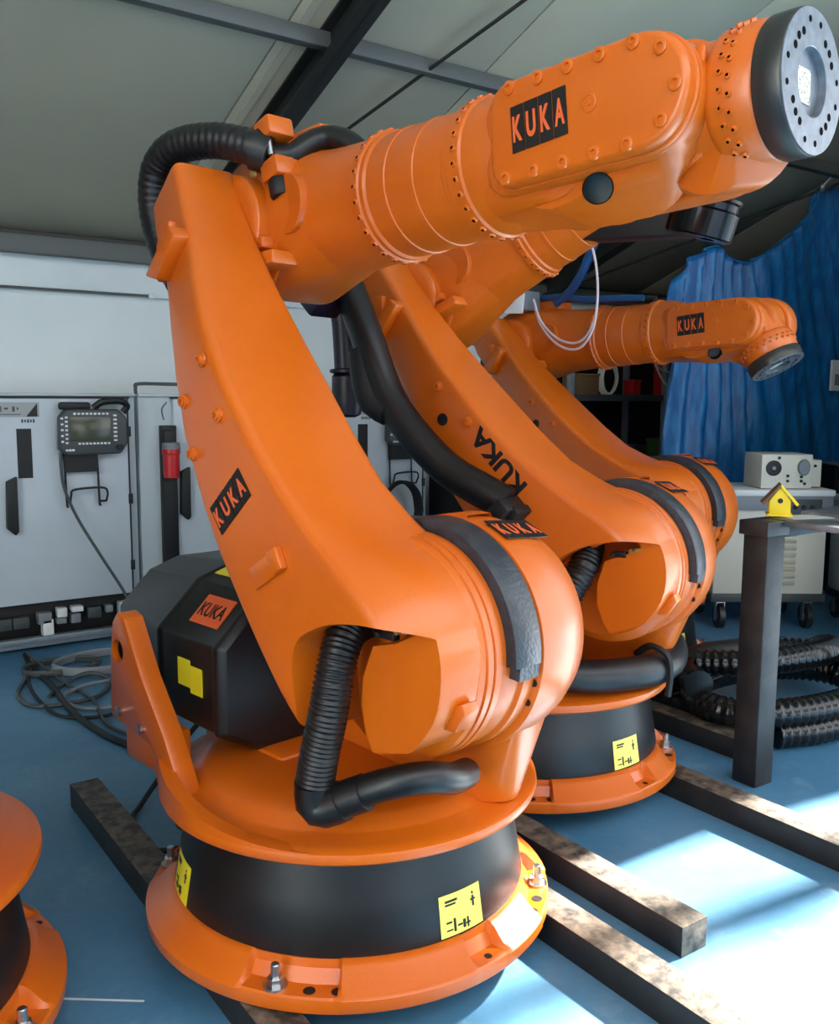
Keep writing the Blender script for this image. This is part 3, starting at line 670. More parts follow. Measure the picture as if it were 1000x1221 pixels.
for a, b in zip(xs, xs[1:]):
    yend = YP if a > 4.5 else .02
    L = slope_len(yend)
    me = MB().box(((a + b) / 2, -L / 2 + .1, .02), (b - a - .008, L + .2, .035)).mesh('roof_panel', ROOF, bevel=.003)
    link('roof_panel', me, ce, SLOPE)
link('panel_joint_strip', MB().box((2.03, -slope_len(.02) / 2, .0), (.035, slope_len(.02), .006)).mesh('joint_strip', ROOF), ce, SLOPE)
def ibeam(L, w_, h):
    b = MB(); b.box((0, -L / 2, -.006), (w_, L, .012)); b.box((0, -L / 2, -h / 2), (.014, L, h)); b.box((0, -L / 2, -h + .006), (w_, L, .012)); return b
for x in (-3.9, -.9, 2.17, 5.2, 8.3):
    yend = YP + .1 if x > 4.6 else .05
    link('rafter', ibeam(slope_len(yend), .11, .13).mesh('rafter', DKS), ce, SLOPE @ T(x, 0, 0), label='dark steel rafter')
for y in (3.83, 1.9, 0.2):
    x1 = XR if y > YP else XP
    link('purlin', MB().box(((XL + x1) / 2, y, roof_z(y) - .035), (x1 - XL, .06, .07)).mesh('purlin', GST, bevel=.004), ce, label='grey roof purlin')
rod = lambda p, q, r=.009: MB().cyl(p, q, r, 8).mesh('brace_rod', DKS)
link('brace_rod', rod((2.17, 5.55, 2.27), (3.0, 2.85, 3.27)), ce, label='thin dark bracing rod')
link('brace_rod', rod((5.2, 5.9, 2.13), (6.50, 3.4, 3.02)), ce, label='thin dark bracing rod')

# ---------------- floor beams ----------------
GB = 'steel beams lying under the robots'
def beam(x0, x1, y0, y1, label):
    b = MB(); b.box(((x0 + x1) / 2, (y0 + y1) / 2, .04), (x1 - x0, y1 - y0, .08))
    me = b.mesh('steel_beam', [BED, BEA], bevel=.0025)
    for p in me.polygons: p.material_index = 1 if (p.normal.z > .7 or abs(p.normal.y) > .7) else 0  # lit top and ends lighter, shaded sides painted darker
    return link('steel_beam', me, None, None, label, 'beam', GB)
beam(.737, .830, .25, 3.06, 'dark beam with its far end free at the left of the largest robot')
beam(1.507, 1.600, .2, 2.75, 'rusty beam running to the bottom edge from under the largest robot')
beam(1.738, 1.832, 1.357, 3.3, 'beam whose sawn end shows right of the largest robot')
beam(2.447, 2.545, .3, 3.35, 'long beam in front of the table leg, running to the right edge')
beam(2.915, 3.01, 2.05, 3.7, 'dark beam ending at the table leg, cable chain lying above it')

# ---------------- control cabinets ----------------
YC = 5.089; DC = .52
GC = 'grey control cabinets along the wall'
def cabinet(x0, x1, label, kind='a'):
    W = x1 - x0; r = empty('control_cabinet', T(x0, YC, 0), label, 'cabinet', GC)
    C = lambda n, mb, m, bev=.004, **k: link(n, mb.mesh(n, m, bevel=bev), r, None, **k)
    C('body', MB().box((W / 2, DC / 2 + .02, .815), (W, DC, 1.07)), CAF)
    C('top_panel', MB().box((W / 2, DC / 2 + .01, 1.358), (W, DC + .02, .016)), CAF)
    C('plinth', MB().box((W / 2, DC / 2 + .06, .16), (W - .02, DC - .04, .20)), BLP)
    for z in (.065, .035): C('rail', MB().box((W / 2, .015 + (.065 - z), z + .0), (W + .02, .05, .028)), ALU, .003)
    for x in (.06, W - .06): C('foot', MB().box((x, .12, .012), (.08, .1, .022)).box((x, .45, .012), (.08, .1, .022)), BLP, .002)
    dx0 = .19 if kind == 'b' else .012
    dw = W - dx0 - .05
    d = C('door', MB().box((dx0 + dw / 2, .006, .80), (dw, .028, 1.075)), CAB, .006)
    for z in (.42, .79, 1.16): link('hinge', cached('hinge', lambda: MB().box((0, 0, 0), (.022, .02, .055)).mesh('hinge', BLP, bevel=.003)), d, T(W - .045, -.008, z))
    link('door_gap', MB().box((dx0 + dw + .003, -.001, .80), (.007, .018, 1.09)).mesh('door_gap', BLP), d, None)
    link('door_gasket', MB().box((dx0 + dw / 2, -.002, 1.343), (dw + .03, .012, .010)).mesh('door_gasket', BLP), d, None)
    hx = dx0 + (.05 if kind == 'b' else .34)
    h = MB().prism([(-.022, .13), (.03, .155), (.028, -.13), (.012, -.15), (-.03, -.11)], -.045, -.008)
    link('handle', h.mesh('handle', BLP, bevel=.006), d, T(hx, 0, .785 if kind != 'b' else .80), label='black door handle')
    if kind != 'b':
        link('vent_slot', MB().box((.43, -.009, 1.055), (.072, .004, .255)).mesh('vent_slot', BLP), d, None)
        lp = link('logo_strip', MB().box((.33, -.009, 1.28), (.36, .003, .075)).mesh('logo_strip', mat('light_grey_strip', (150, 152, 152), .5)), d, None)
        link('triangle_mark', MB().prism([(.445, 1.245), (.50, 1.245), (.50, 1.312)], -.0125, -.0105).mesh('triangle', BLP), lp, None)
        mk = MB()
        for k, (x, w2, h2) in enumerate(((.20, .007, .030), (.225, .014, .028), (.265, .007, .030), (.285, .016, .026), (.325, .006, .030), (.35, .018, .010), (.385, .012, .026), (.405, .008, .012))): mk.box((x, -.0112, 1.283 + .003 * (k % 2)), (w2, .001, h2))
        mk.box((.33, -.0112, 1.256), (.18, .001, .004))
        link('worn_print', mk.mesh('worn_print', PEN), lp, None, kind='stuff')
        mk = MB()
        for k in range(5): mk.box((.425 + k * .014, -.0088, 1.222), (.009, .001, .014 if k % 2 else .018))
        link('small_print', mk.mesh('small_print', PEN), d, None, kind='stuff')
        # wire cradle under the pendant
        cr = MB()
        for x in (.62, .79): cr.tube([(x, -.012, 1.06), (x, -.03, 1.0), (x + .003, -.035, .80), (x + .005, -.045, .765)], .006, 6)
        cr.tube([(.64, -.035, .775), (.64, -.06, .83), (.66, -.062, .86), (.80, -.062, .865), (.83, -.06, .84), (.83, -.035, .79)], .006, 6)
        cr.tube([(.79, -.035, .79), (.83, -.035, .79)], .006, 6)
        cr.box((.705, -.03, 1.0), (.17, .03, .10))
        C('pendant_cradle', cr, BLP, 0, label='black wire pendant holder')
    else:
        C('cable_duct', MB().box((.155, -.006, .73), (.085, .05, .92)), BLP, .004, label='black cable duct')
        C('power_socket', MB().box((.152, -.04, 1.115), (.07, .04, .10)), BLP, .006)
        pl = C('power_plug', MB().lathe([(.0, -.10), (.042, -.10), (.045, -.07), (.045, .03), (.05, .035), (.05, .06), (.04, .065), (.03, .09)], 20, T(.155, -.055, 1.0)), RED, 0, label='red power plug')
        link('collar', MB().lathe([(.048, .055), (.05, .062), (.048, .095), (.03, .10)], 20, T(.155, -.055, 1.0)).mesh('collar', GRY), pl, None)
        C('top_handle', MB().tube([(.0, .05, 1.366), (.0, .05, 1.40), (.02, .05, 1.42), (.25, .05, 1.42), (W - .03, .05, 1.42), (W, .05, 1.37)], .010, 8), PEN, 0)
        C('socket_wire', MB().tube([(.13, -.02, 1.22), (.12, -.02, 1.28), (.15, -.02, 1.32)], .004, 6), PEN, 0)
    # connectors in the plinth
    for i, (x, z, ww, hh, mm) in enumerate(((.10, .18, .05, .05, GRY), (.16, .13, .05, .09, WHT), (.24, .17, .06, .05, GRY), (.30, .16, .07, .06, PEN), (.38, .16, .08, .06, PEN), (.50, .17, .07, .06, GRY), (.515, .115, .055, .09, WHT),
            (.59, .19, .05, .05, WHT), (.585, .145, .05, .03, GRY), (.67, .20, .06, .03, WHT), (.66, .15, .05, .05, GRY), (.76, .17, .07, .06, PEN), (.84, .18, .04, .04, GRY), (.92, .15, .05, .12, CAF))):
        if x < W - .04: link('connector', MB().box((x, .045, z), (ww, .06, hh)).mesh('connector', mm, bevel=.004), r, None)
    return r
c1 = cabinet(.64, 1.655, 'control cabinet with a hanging pendant at the left edge of the photo')
c2 = cabinet(1.675, 2.655, 'control cabinet with a red plug on its black duct, beside the curved arm', 'b')
c3 = cabinet(2.68, 3.63, 'control cabinet seen through the gap between the two nearest robots')

def pendant(x, label, z=1.165):
    r = empty('teach_pendant', T(x, YC - .055, z), label, 'remote control', 'hand-held robot pendants hung on cabinets')
    poly = [(-.165, .08), (-.13, .118), (.14, .118), (.185, .07), (.19, -.06), (.15, -.12), (-.13, -.125), (-.17, -.09)]
    me = MB().prism(poly, -.035, .03).mesh('housing', PEN, 40, bevel=.014, bseg=3)
    child(r, 'housing', me)
    child(r, 'screen', MB().box((-.01, -.037, .015), (.21, .005, .125)).mesh('screen', SCR, bevel=.002), label='dull olive screen')
    child(r, 'hand_strap', MB().tube([(.02, -.0, .125), (.06, -.02, .155), (.15, -.03, .16), (.19, -.02, .135), (.17, -.01, .10)], .018, 8).mesh('hand_strap', BLP))
    child(r, 'top_grip', MB().box((-.08, .0, .135), (.16, .04, .04)).mesh('top_grip', BLP, bevel=.012))
    key = cached('key', lambda: MB().box((0, 0, 0), (.013, .004, .010)).mesh('key', WHT, bevel=.001))
    for i in range(9): child(r, 'key', key, T(-.09 + i * .021, -.038, .094))
    for i in range(9): child(r, 'key', key, T(-.07 + i * .019, -.038, -.062))
    for i in range(7):
        child(r, 'key', key, T(-.133, -.038, .075 - i * .022)); child(r, 'key', key, T(.118, -.038, .085 - i * .022) @ Matrix.Scale(1.4, 4, (1, 0, 0)))
    for i in range(5): child(r, 'key', key, T(-.155, -.038, .07 - i * .03))
    for i in range(3): child(r, 'key', key, T(-.135 + i * .016, -.038, -.095))
    child(r, 'stop_button', MB().lathe([(.012, 0), (.018, .004), (.018, .012), (0, .014)], 16, T(.14, -.036, -.085) @ FACE).mesh('stop_button', BLP))
    return r
pendant(1.395, 'grey pendant hung on the leftmost cabinet door')
pendant(3.43, 'grey pendant on the cabinet seen in the gap between two robots')
def cable(name, pts, r, m, label, cat='cable', **k):
    return link(name, MB().tube(pts, r, 8, step=.02).mesh(name, m), None, None, label, cat, **k)
cable('pendant_cable', [(1.24, 5.04, 1.06), (1.235, 5.03, .98), (1.25, 5.03, .86), (1.31, 5.02, .70), (1.41, 4.98, .50), (1.50, 4.95, .33), (1.56, 4.9, .18), (1.60, 4.82, .05), (1.62, 4.7, .012)], .008, PEN, 'thin dark cable hanging from the left pendant to the floor')
GF = 'cables lying on the blue floor by the cabinets'
FC = ['thick dark cable crossing the blue floor toward the largest robot', 'cable curling in a wide loop on the blue floor', 'coiled cable heap in front of the leftmost cabinet']
cable('floor_cable', [(1.0, 4.95, .03), (.99, 4.75, .014), (1.0, 4.4, .014), (.98, 4.0, .014), (1.02, 3.6, .014), (1.12, 3.3, .016), (1.14, 3.1, .06), (1.12, 2.65, .20)], .014, BLP, FC[0], group=GF)
cable('floor_cable', [(1.02, 4.85, .012), (.93, 4.6, .012), (.84, 4.35, .012), (.86, 4.15, .012), (1.0, 4.1, .012), (1.15, 4.15, .012), (1.25, 4.35, .012), (1.18, 4.45, .03), (1.05, 4.40, .012), (.95, 4.25, .012)], .010, PEN, FC[1], group=GF)
def heap(cx, cy, n, rr, seed, m):
    random.seed(seed); pts = []
    for i in range(n * 9):
        a = i * 2 * pi / 9; q = rr * (1 + .22 * sin(i * .7 + seed)); pts.append((cx + q * 1.5 * cos(a), cy + q * sin(a), .012 + .004 * (i / 9) + .004 * random.random()))
    return pts
cable('floor_cable', heap(1.27, 4.60, 8, .17, 1, 0), .009, GRY, FC[2], group=GF)
cable('floor_cable', heap(1.14, 4.68, 5, .12, 4, 0), .008, PEN, 'second smaller dark coil left of the cable heap', group=GF)
cable('floor_cable', [(1.0, 4.9, .05), (1.05, 4.5, .012), (1.1, 4.1, .012), (1.06, 3.75, .012), (1.14, 3.45, .012), (1.25, 3.25, .012), (1.28, 3.0, .012)], .008, PEN, 'thin dark cable running beside the thick one', group=GF)
cable('floor_cable', [(1.16, 2.88, .30), (1.10, 2.92, .22), (1.02, 2.95, .10), (.92, 2.90, .02), (.86, 2.80, .02), (.85, 2.6, .012), (.95, 2.55, .012)], .009, BLP, 'black cable looping from the back of the largest robot to the floor')
cable('floor_cable', [(1.6, 4.6, .012), (1.5, 4.3, .012), (1.35, 4.2, .012), (1.5, 4.0, .012), (1.7, 3.9, .012)], .009, GRY, 'grey cable lying behind the orange rear bracket', group=GF)
cable('floor_cable', [(2.4, 5.0, .10), (2.5, 4.9, .4), (2.60, 4.95, .75), (2.62, 5.0, .55), (2.66, 4.9, .2), (2.7, 4.8, .012), (3.0, 4.6, .012)], .012, PEN, 'dark cable hanging beside the middle cabinet')
ck = MB()
for i in range(4): ck.tube([(3.33 + (.13 + .008 * i) * cos(a * pi / 5), 4.98 - .012 * i, .62 + .19 * sin(a * pi / 5)) for a in range(11)], .012, 6)
link('cable_coil', ck.mesh('cable_coil', BLP), None, None, 'black cable coil hung below the middle pendant', 'cable')

# ---------------- things on robots 1 ----------------
def R1(name, me, M=None, **k): return link(name, me, r1, M, **k)
# hose over the top of the link (link frame: x=b, y, z=a)
def LP(b, y, a): return ML1 @ Vector((b, y, a))
def FP(a, y, b): return MF1 @ Vector((a, y, b))
hose_pts = [LP(-.19, -.13, 1.22), LP(-.185, -.14, 1.31), LP(-.14, -.155, 1.415), LP(-.055, -.16, 1.487), LP(.04, -.145, 1.478), LP(.13, -.095, 1.415), LP(.185, -.04, 1.34), LP(.205, -.005, 1.30)]
R1('upper_hose', MB().tube(hose_pts, .045, 20, corr=.0012, pitch=.02).mesh('upper_hose', HOS, 60), None, label='thick black hose over the arm top')
hp = hose_pts[-1]
blk = T(*hp) @ Mc1.to_3x3().to_4x4()
bk = R1('hose_clamp', MB().box((.02, .0, .055), (.072, .08, .052)).box((.02, 0, -.052), (.072, .08, .052)).mesh('hose_clamp', ORG, bevel=.008), blk @ Rm(radians(-16), 'Y'), label='orange split clamp block')
link('clamp_screw', MB().cyl((.03, -.03, .02), (.03, -.03, -.02), .008, 8).cyl((.03, .03, .02), (.03, .03, -.02), .008, 8).mesh('clamp_screw', ZNC), bk, None)
link('clamp_foot', MB().lathe([(.028, -.125), (.031, -.12), (.031, -.085), (.026, -.075)], 20, T(.02, -.01, 0)).mesh('clamp_foot', BLP), bk, None, label='black rubber foot')
link('brass_nut', MB().cyl((-.025, -.05, .045), (-.025, -.06, .045), .008, 8).cyl((-.025, -.05, -.05), (-.025, -.06, -.05), .008, 8).mesh('brass_nut', BRS), bk, None, kind='stuff')
R1('hose_collar', MB().tube([hp + (hose_pts[-2] - hp) * .9, hp + (hose_pts[-2] - hp) * .1], .054, 20).mesh('hose_collar', RUB, 60))
R1('front_hose', MB().tube([hp, LP(.235, .03, 1.275), LP(.265, .06, 1.285), LP(.30, .10, 1.285), LP(.335, .12, 1.24), LP(.35, .14, 1.17)], .031, 18).mesh('front_hose', HOS, 60), None, label='black hose running to the forearm')
R1('clamp_post', MB().box((.03, .0, -.14), (.06, .06, .10)).mesh('clamp_post', ORG, bevel=.006), blk @ Rm(radians(-16), 'Y') @ T(0, .05, 0))
R1('bore', MB().lathe([(.028, 0), (.028, .002), (0, .002)], 28, cap=False).mesh('cast_hole', BLP), MF1 @ T(1.135, -.0455, -.125) @ Rm(radians(-35), 'X') @ FACE) if False else None

# robot 2: hoses
def L2(b, y, a): return ML2 @ Vector((b, y, a))
link('arm_hose', MB().tube([L2(.02, -.42, 1.22), L2(-.03, -.43, 1.05), L2(-.10, -.43, .86), L2(-.115, -.43, .70), L2(-.10, -.42, .52), L2(-.05, -.41, .38), L2(-.02, -.40, .30)], .055, 18).mesh('arm_hose', HOS, 60), r2, None, label='thick black hose along the arm')
link('hose_wrap', MB().tube([L2(-.07, -.44, 1.02), L2(-.13, -.45, .92), L2(-.15, -.45, .86), L2(-.13, -.44, .80)], .050, 14).mesh('hose_wrap', BLP, 60), r2, None)
link('hose_bracket', MB().box((-.02, -.42, .285), (.06, .12, .05)).box((-.01, -.40, .255), (.05, .09, .03)).mesh('hose_bracket', BLP, bevel=.006), r2, ML2)
link('hanging_hose', MB().tube([(-.40, .50, 1.74), (-.45, .58, 1.66), (-.43, .59, 1.55), (-.42, .59, 1.40), (-.412, .59, 1.25)], .040, 16).mesh('hanging_hose', VIO, 60), r2, None)
link('hose_connector', MB().lathe([(.03, 0), (.05, .01), (.058, .05), (.058, .15), (.05, .16), (.066, .165), (.066, .175), (.045, .18)], 20, T(-.41, .59, 1.20)).mesh('hose_connector', VIO), r2, None)
link('elbow_drive', MB().box((-.02, -.47, 1.28), (.16, .14, .16)).lathe([(.05, 0), (.06, .03), (.055, .12), (0, .13)], 20, T(.06, -.43, 1.32) @ FACE).mesh('elbow_drive', VIO, bevel=.012), r2, ML2)
Jc = lambda x, y, z: Mc2 @ Vector((x, y, z))
link('pocket_hose', MB().tube([Jc(.32, -.22, .82), Jc(.33, -.28, .76), Jc(.29, -.32, .66), Jc(.24, -.34, .54), Jc(.22, -.33, .46)], .042, 18, corr=.005, pitch=.0135).mesh('pocket_hose', HOS, 60), r2, None)
link('base_pipe', MB().tube([Jc(.22, -.33, .46), Jc(.26, -.30, .415), Jc(.36, -.22, .405), Jc(.45, -.06, .40), Jc(.47, .10, .40), Jc(.42, .24, .42), Jc(.33, .30, .46)], .053, 18).mesh('base_pipe', RUB, 60), r2, None, label='black pipe curving over the column')
link('pipe_strap', MB().tube([Jc(.40, -.02, .44), Jc(.45, -.02, .475), Jc(.505, -.02, .455), Jc(.52, -.02, .40), Jc(.515, -.02, .32)], .012, 6).mesh('pipe_strap', BLP), r2, None)
# tool held by robot 2
tl = empty('weld_tool', MH2 and (T(2.18, 2.41, .08) @ MH2 @ T(.275, 0, 0)), 'glossy black round tool hanging under the wrist of the second robot', 'tool')
GLB = mat('glossy_black_metal', (26, 24, 26), .16, .7)
child(tl, 'tool_body', MB().lathe([(.06, 0), (.106, .004), (.108, .014), (.100, .020), (.100, .040), (.108, .048), (.108, .125), (.102, .130), (.055, .130), (.052, .09), (0, .09)], 64, RXY).mesh('tool_body', GLB, 35))
child(tl, 'adapter', MB().lathe([(.07, -.048), (.07, .004)], 32, RXY).mesh('adapter', BLP))
child(tl, 'tool_arm', MB().prism([(.03, .02), (.125, .02), (.105, -.48), (.045, -.48)], -.06, .04).mesh('tool_arm', BLP, bevel=.006), Rm(radians(-16), 'Y'))
ca = lambda *p: T(2.18, 2.41, .08) @ MH2 @ T(.225, 0, 0) @ Vector(p)

# wire bundle on robot 3's forearm
def F3(a, y, b): return T(3.38, 3.19, .08) @ MF3 @ Vector((a, y, b))
cable('blue_hose', [F3(.22, .06, .20), F3(.34, .02, .25), F3(.44, -.02, .33), F3(.52, -.04, .45)], .022, BLUEC, 'blue hose rising from the forearm of the farthest robot', 'hose')
cable('blue_hose', [F3(.10, .10, .24), F3(.25, .06, .23), F3(.40, .05, .20), F3(.60, .06, .185), F3(.72, .08, .175)], .016, BLUEC, 'blue hose lying along the top of the farthest forearm', 'hose')
cable('black_hose', [F3(.12, .16, .24), F3(.3, .14, .22), F3(.5, .14, .20), F3(.75, .14, .17)], .018, BLP, 'black hose lying along the top of the farthest forearm', 'hose')
for k in range(2):
    cable('clear_tube', [F3(.50, -.06, .50 - .01 * k), F3(.54, -.06, .36), F3(.56, -.07, .20), F3(.54, -.08, .06 - .02 * k), F3(.46, -.08, -.02 - .03 * k), F3(.34, -.08, .0 - .03 * k), F3(.22, -.07, .10 - .02 * k), F3(.15, -.04, .22)], .006, TRN,
          ('upper' if k == 0 else 'lower') + ' clear tube looping in front of the farthest forearm', 'tube')
vb = empty('valve_block', T(3.38, 3.19, .08) @ MF3 @ T(.03, .0, .20), 'silver valve block with hoses on the farthest robot', 'valve')
child(vb, 'block', MB().box((0, 0, .02), (.16, .14, .10)).mesh('block', ALU, bevel=.006)); child(vb, 'plate', MB().prism([(-.14, -.03), (.08, -.05), (.10, .10), (-.02, .16)], -.09, -.075).mesh('plate', WHT, bevel=.002))

# ---------------- right-hand side: table and things on it ----------------
ta = empty('steel_table', T(2.747, 1.865, 0), 'heavy steel table with a thick square leg at the right edge', 'table')
ZT = .945
leg = cached('tleg', lambda: MB().box((0, 0, (ZT - .05) / 2), (.100, .098, ZT - .05)).mesh('leg', TUB, bevel=.006))
child(ta, 'leg', leg, T(.05, .048, 0)); child(ta, 'leg', leg, T(.98, .048, 0) @ Matrix.Scale(.6, 4, (1, 0, 0)) @ Matrix.Scale(.6, 4, (0, 1, 0)))
child(ta, 'corner_block', MB().box((.035, .04, ZT - .025), (.125, .115, .05)).mesh('corner_block', TUB, bevel=.004))
child(ta, 'table_top', MB().box((.56, -.075, ZT - .010), (.99, .34, .02)).mesh('table_top', TBT, bevel=.003))
rail = cached('trail', lambda: MB().box((0, 0, 0), (1.0, .05, .05)).mesh('frame_rail', TUB, bevel=.003))
child(ta, 'frame_rail', rail, T(.53, .06, ZT - .045)); child(ta, 'frame_rail', rail, T(.53, -.19, ZT - .045) @ Matrix.Scale(.6, 4, (1, 0, 0)))
def TP(x, y, z): return (x, y, z)
bh = empty('bird_house', T(2.90, 1.93, ZT + .004) @ Rm(radians(-52), 'Z'), 'small yellow bird house on the steel table', 'bird house')
child(bh, 'front_panel', MB().prism([(-.035, 0), (.035, 0), (.035, .055), (0, .105), (-.035, .055)], -.03, -.022).mesh('front_panel', BIRD, bevel=.0015))
child(bh, 'front_panel', MB().prism([(-.035, 0), (.035, 0), (.035, .055), (0, .105), (-.035, .055)], .04, .048).mesh('back_panel', BIRD, bevel=.0015))
child(bh, 'roof', MB().prism([(.0, .115), (.062, .045), (.054, .038), (0, .103)], -.04, .055).mesh('roof', BIRD, bevel=.001), label='yellow roof side')
child(bh, 'roof', MB().prism([(.0, .115), (-.062, .045), (-.054, .038), (0, .103)], -.04, .055).mesh('roof', BRN, bevel=.001), label='brown roof side')
child(bh, 'entrance_hole', MB().lathe([(.009, 0), (.009, .001), (0, .001)], 16, T(0, -.0305, .055) @ FACE, cap=False).mesh('entrance_hole', BLP)); child(bh, 'floor_board', MB().box((0, .01, .004), (.085, .085, .008)).mesh('floor_board', BIRD))
sh = empty('paper_sheet', T(2.93, 1.875, ZT + .0005), 'white sheet under the bird house', 'paper'); child(sh, 'sheet', MB().box((.03, .0, .0015), (.17, .10, .002)).mesh('sheet', mat('worn_paper', (170, 172, 170), .6)), Rm(radians(-20), 'Z'))
link('clear_block', MB().box((2.93, 1.69, ZT + .028), (.03, .05, .055)).mesh('clear_block', ALU, bevel=.003), None, None, 'small pale block at the right edge of the steel table', 'block')
for i, (x, y, l_) in enumerate(((3.16, 1.86, 'flat steel plate lying on the table right of the bird house'), (3.5, 1.84, 'second flat steel plate farther along the table'))):
    link('steel_plate', MB().box((0, 0, .006), (.26, .15, .012)).mesh('steel_plate', TBT, bevel=.001), None, T(x, y, ZT) @ Rm(radians(4 + 6 * i), 'Z'), l_, 'plate')

# welding machine carts
def caster(parent, x, y, r=.075):
    c = link('caster', MB().lathe([(r * .5, -.018), (r, -.016), (r, .016), (r * .5, .018)], 24, T(x, y, r) @ Rm(pi / 2, 'Y')).mesh('caster', RUB), parent, None)
    link('hub', MB().lathe([(.0, -.020), (r * .35, -.02), (r * .35, .02), (0, .02)], 16, T(x, y, r) @ Rm(pi / 2, 'Y')).mesh('hub', ZNC), c, None)
    link('fork', MB().box((x - .024, y, r * 1.35), (.004, .04, r * 1.5)).box((x + .024, y, r * 1.35), (.004, .04, r * 1.5)).box((x, y, r * 2.1), (.052, .05, .006)).mesh('fork', ZNC), c, None)
c = empty('machine_cart', T(4.62, 3.30, 0) @ Rm(radians(-34), 'Z'), 'pale grey wheeled welding machine with louvres, behind the table leg', 'cart')
child(c, 'body', MB().box((.17, .25, .50), (.66, .46, .58)).mesh('body', BEI, bevel=.012))
child(c, 'top_lid', MB().box((.17, .24, .815), (.72, .50, .04)).mesh('top_lid', WHT, bevel=.012))
child(c, 'front_frame', MB().box((.17, .01, .76), (.70, .03, .09)).mesh('front_frame', GRY, bevel=.004))
child(c, 'control_panel', MB().box((.32, -.008, .72), (.26, .01, .12)).mesh('control_panel', PEN, bevel=.003))
kb = cached('knob', lambda: MB().lathe([(.012, 0), (.011, .014), (0, .016)], 14).mesh('knob', BLP))
for i in range(4): child(c, 'knob', kb, T(.24 + i * .05, -.014, .735) @ FACE)
lv = cached('louvre', lambda: MB().box((0, 0, 0), (.24, .016, .022), Rm(radians(28), 'X')).mesh('louvre', BGE, bevel=.002))
for i in range(9): child(c, 'louvre', lv, T(.20, .01, .28 + i * .042))
for x, y in ((-.10, .06), (.42, .06), (-.10, .44), (.42, .44)): caster(c, x, y)
child(c, 'base_tray', MB().box((.17, .25, .19), (.68, .48, .05)).mesh('base_tray', PEN, bevel=.006))
wbx = empty('power_unit', T(4.72, 3.27, .838) @ Rm(radians(-34), 'Z'), 'cream power unit with a round black fan grille, standing on the machine', 'machine')
child(wbx, 'housing', MB().box((.15, .14, .10), (.30, .28, .20)).mesh('housing', BEI, bevel=.006)); child(wbx, 'side_box', MB().box((.34, .16, .085), (.08, .2, .16)).mesh('side_box', BEI, bevel=.005))
fgm = MB().lathe([(.045, 0), (.045, .006), (.040, .008), (.018, .006), (.012, .010), (0, .010)], 28)
child(wbx, 'fan_grille', fgm.mesh('fan_grille', BLP), T(.07, -.001, .12) @ FACE); child(wbx, 'dial', MB().lathe([(.012, 0), (.012, .01), (0, .011)], 14).mesh('dial', GRY), T(.07, -.001, .12) @ FACE)
child(wbx, 'gauge', MB().lathe([(.035, 0), (.036, .012), (.03, .02), (0, .02)], 24).mesh('gauge', GRY), T(.245, -.001, .125) @ FACE @ Matrix.Scale(1.35, 4, (0, 1, 0)))
kd = cached('bknob', lambda: MB().lathe([(.009, 0), (.008, .008), (0, .009)], 10).mesh('knob', BLP))
for x, z in ((.155, .075), (.155, .045), (.235, .07), (.235, .045), (.255, .03), (.10, .18), (.34, .13)): child(wbx, 'knob', kd, T(x, -.001 if x < .3 else .059, z) @ FACE)
c5 = empty('machine_cart', T(5.22, 2.88, 0) @ Rm(radians(-34), 'Z'), 'second grey wheeled machine, cut off by the right edge', 'cart')
child(c5, 'body', MB().box((.2, .2, .47), (.5, .36, .56)).mesh('body', CAF, bevel=.01)); child(c5, 'lid', MB().box((.2, .2, .76), (.53, .39, .03)).mesh('lid', CAB, bevel=.008))
for x, y in ((.0, .05), (.4, .05), (0, .34), (.4, .34)): caster(c5, x, y, .06)
child(c5, 'tray', MB().box((.2, .2, .165), (.52, .38, .04)).mesh('tray', BLP, bevel=.005))
mx_ = empty('tool_rack', T(6.1, 3.62, 0) @ Rm(radians(-34), 'Z'), 'dark rack with a pale coil on top at the right edge', 'rack')
child(mx_, 'side', MB().box((0, .15, .45), (.03, .3, .90)).mesh('side', BLP)); child(mx_, 'side', MB().box((.5, .15, .45), (.03, .3, .90)).mesh('side', BLP))
for z in (.3, .6, .9): child(mx_, 'shelf', MB().box((.25, .15, z), (.5, .3, .02)).mesh('shelf', GRY))
link('wire_coil', MB().tube([(6.30 + .05 * cos(a * .9), 3.58 + .04 * sin(a * .9), .93 + .004 * a) for a in range(18)], .008, 6).mesh('wire_coil', WHT), None, None, 'small pale wire coil on the dark rack', 'wire')

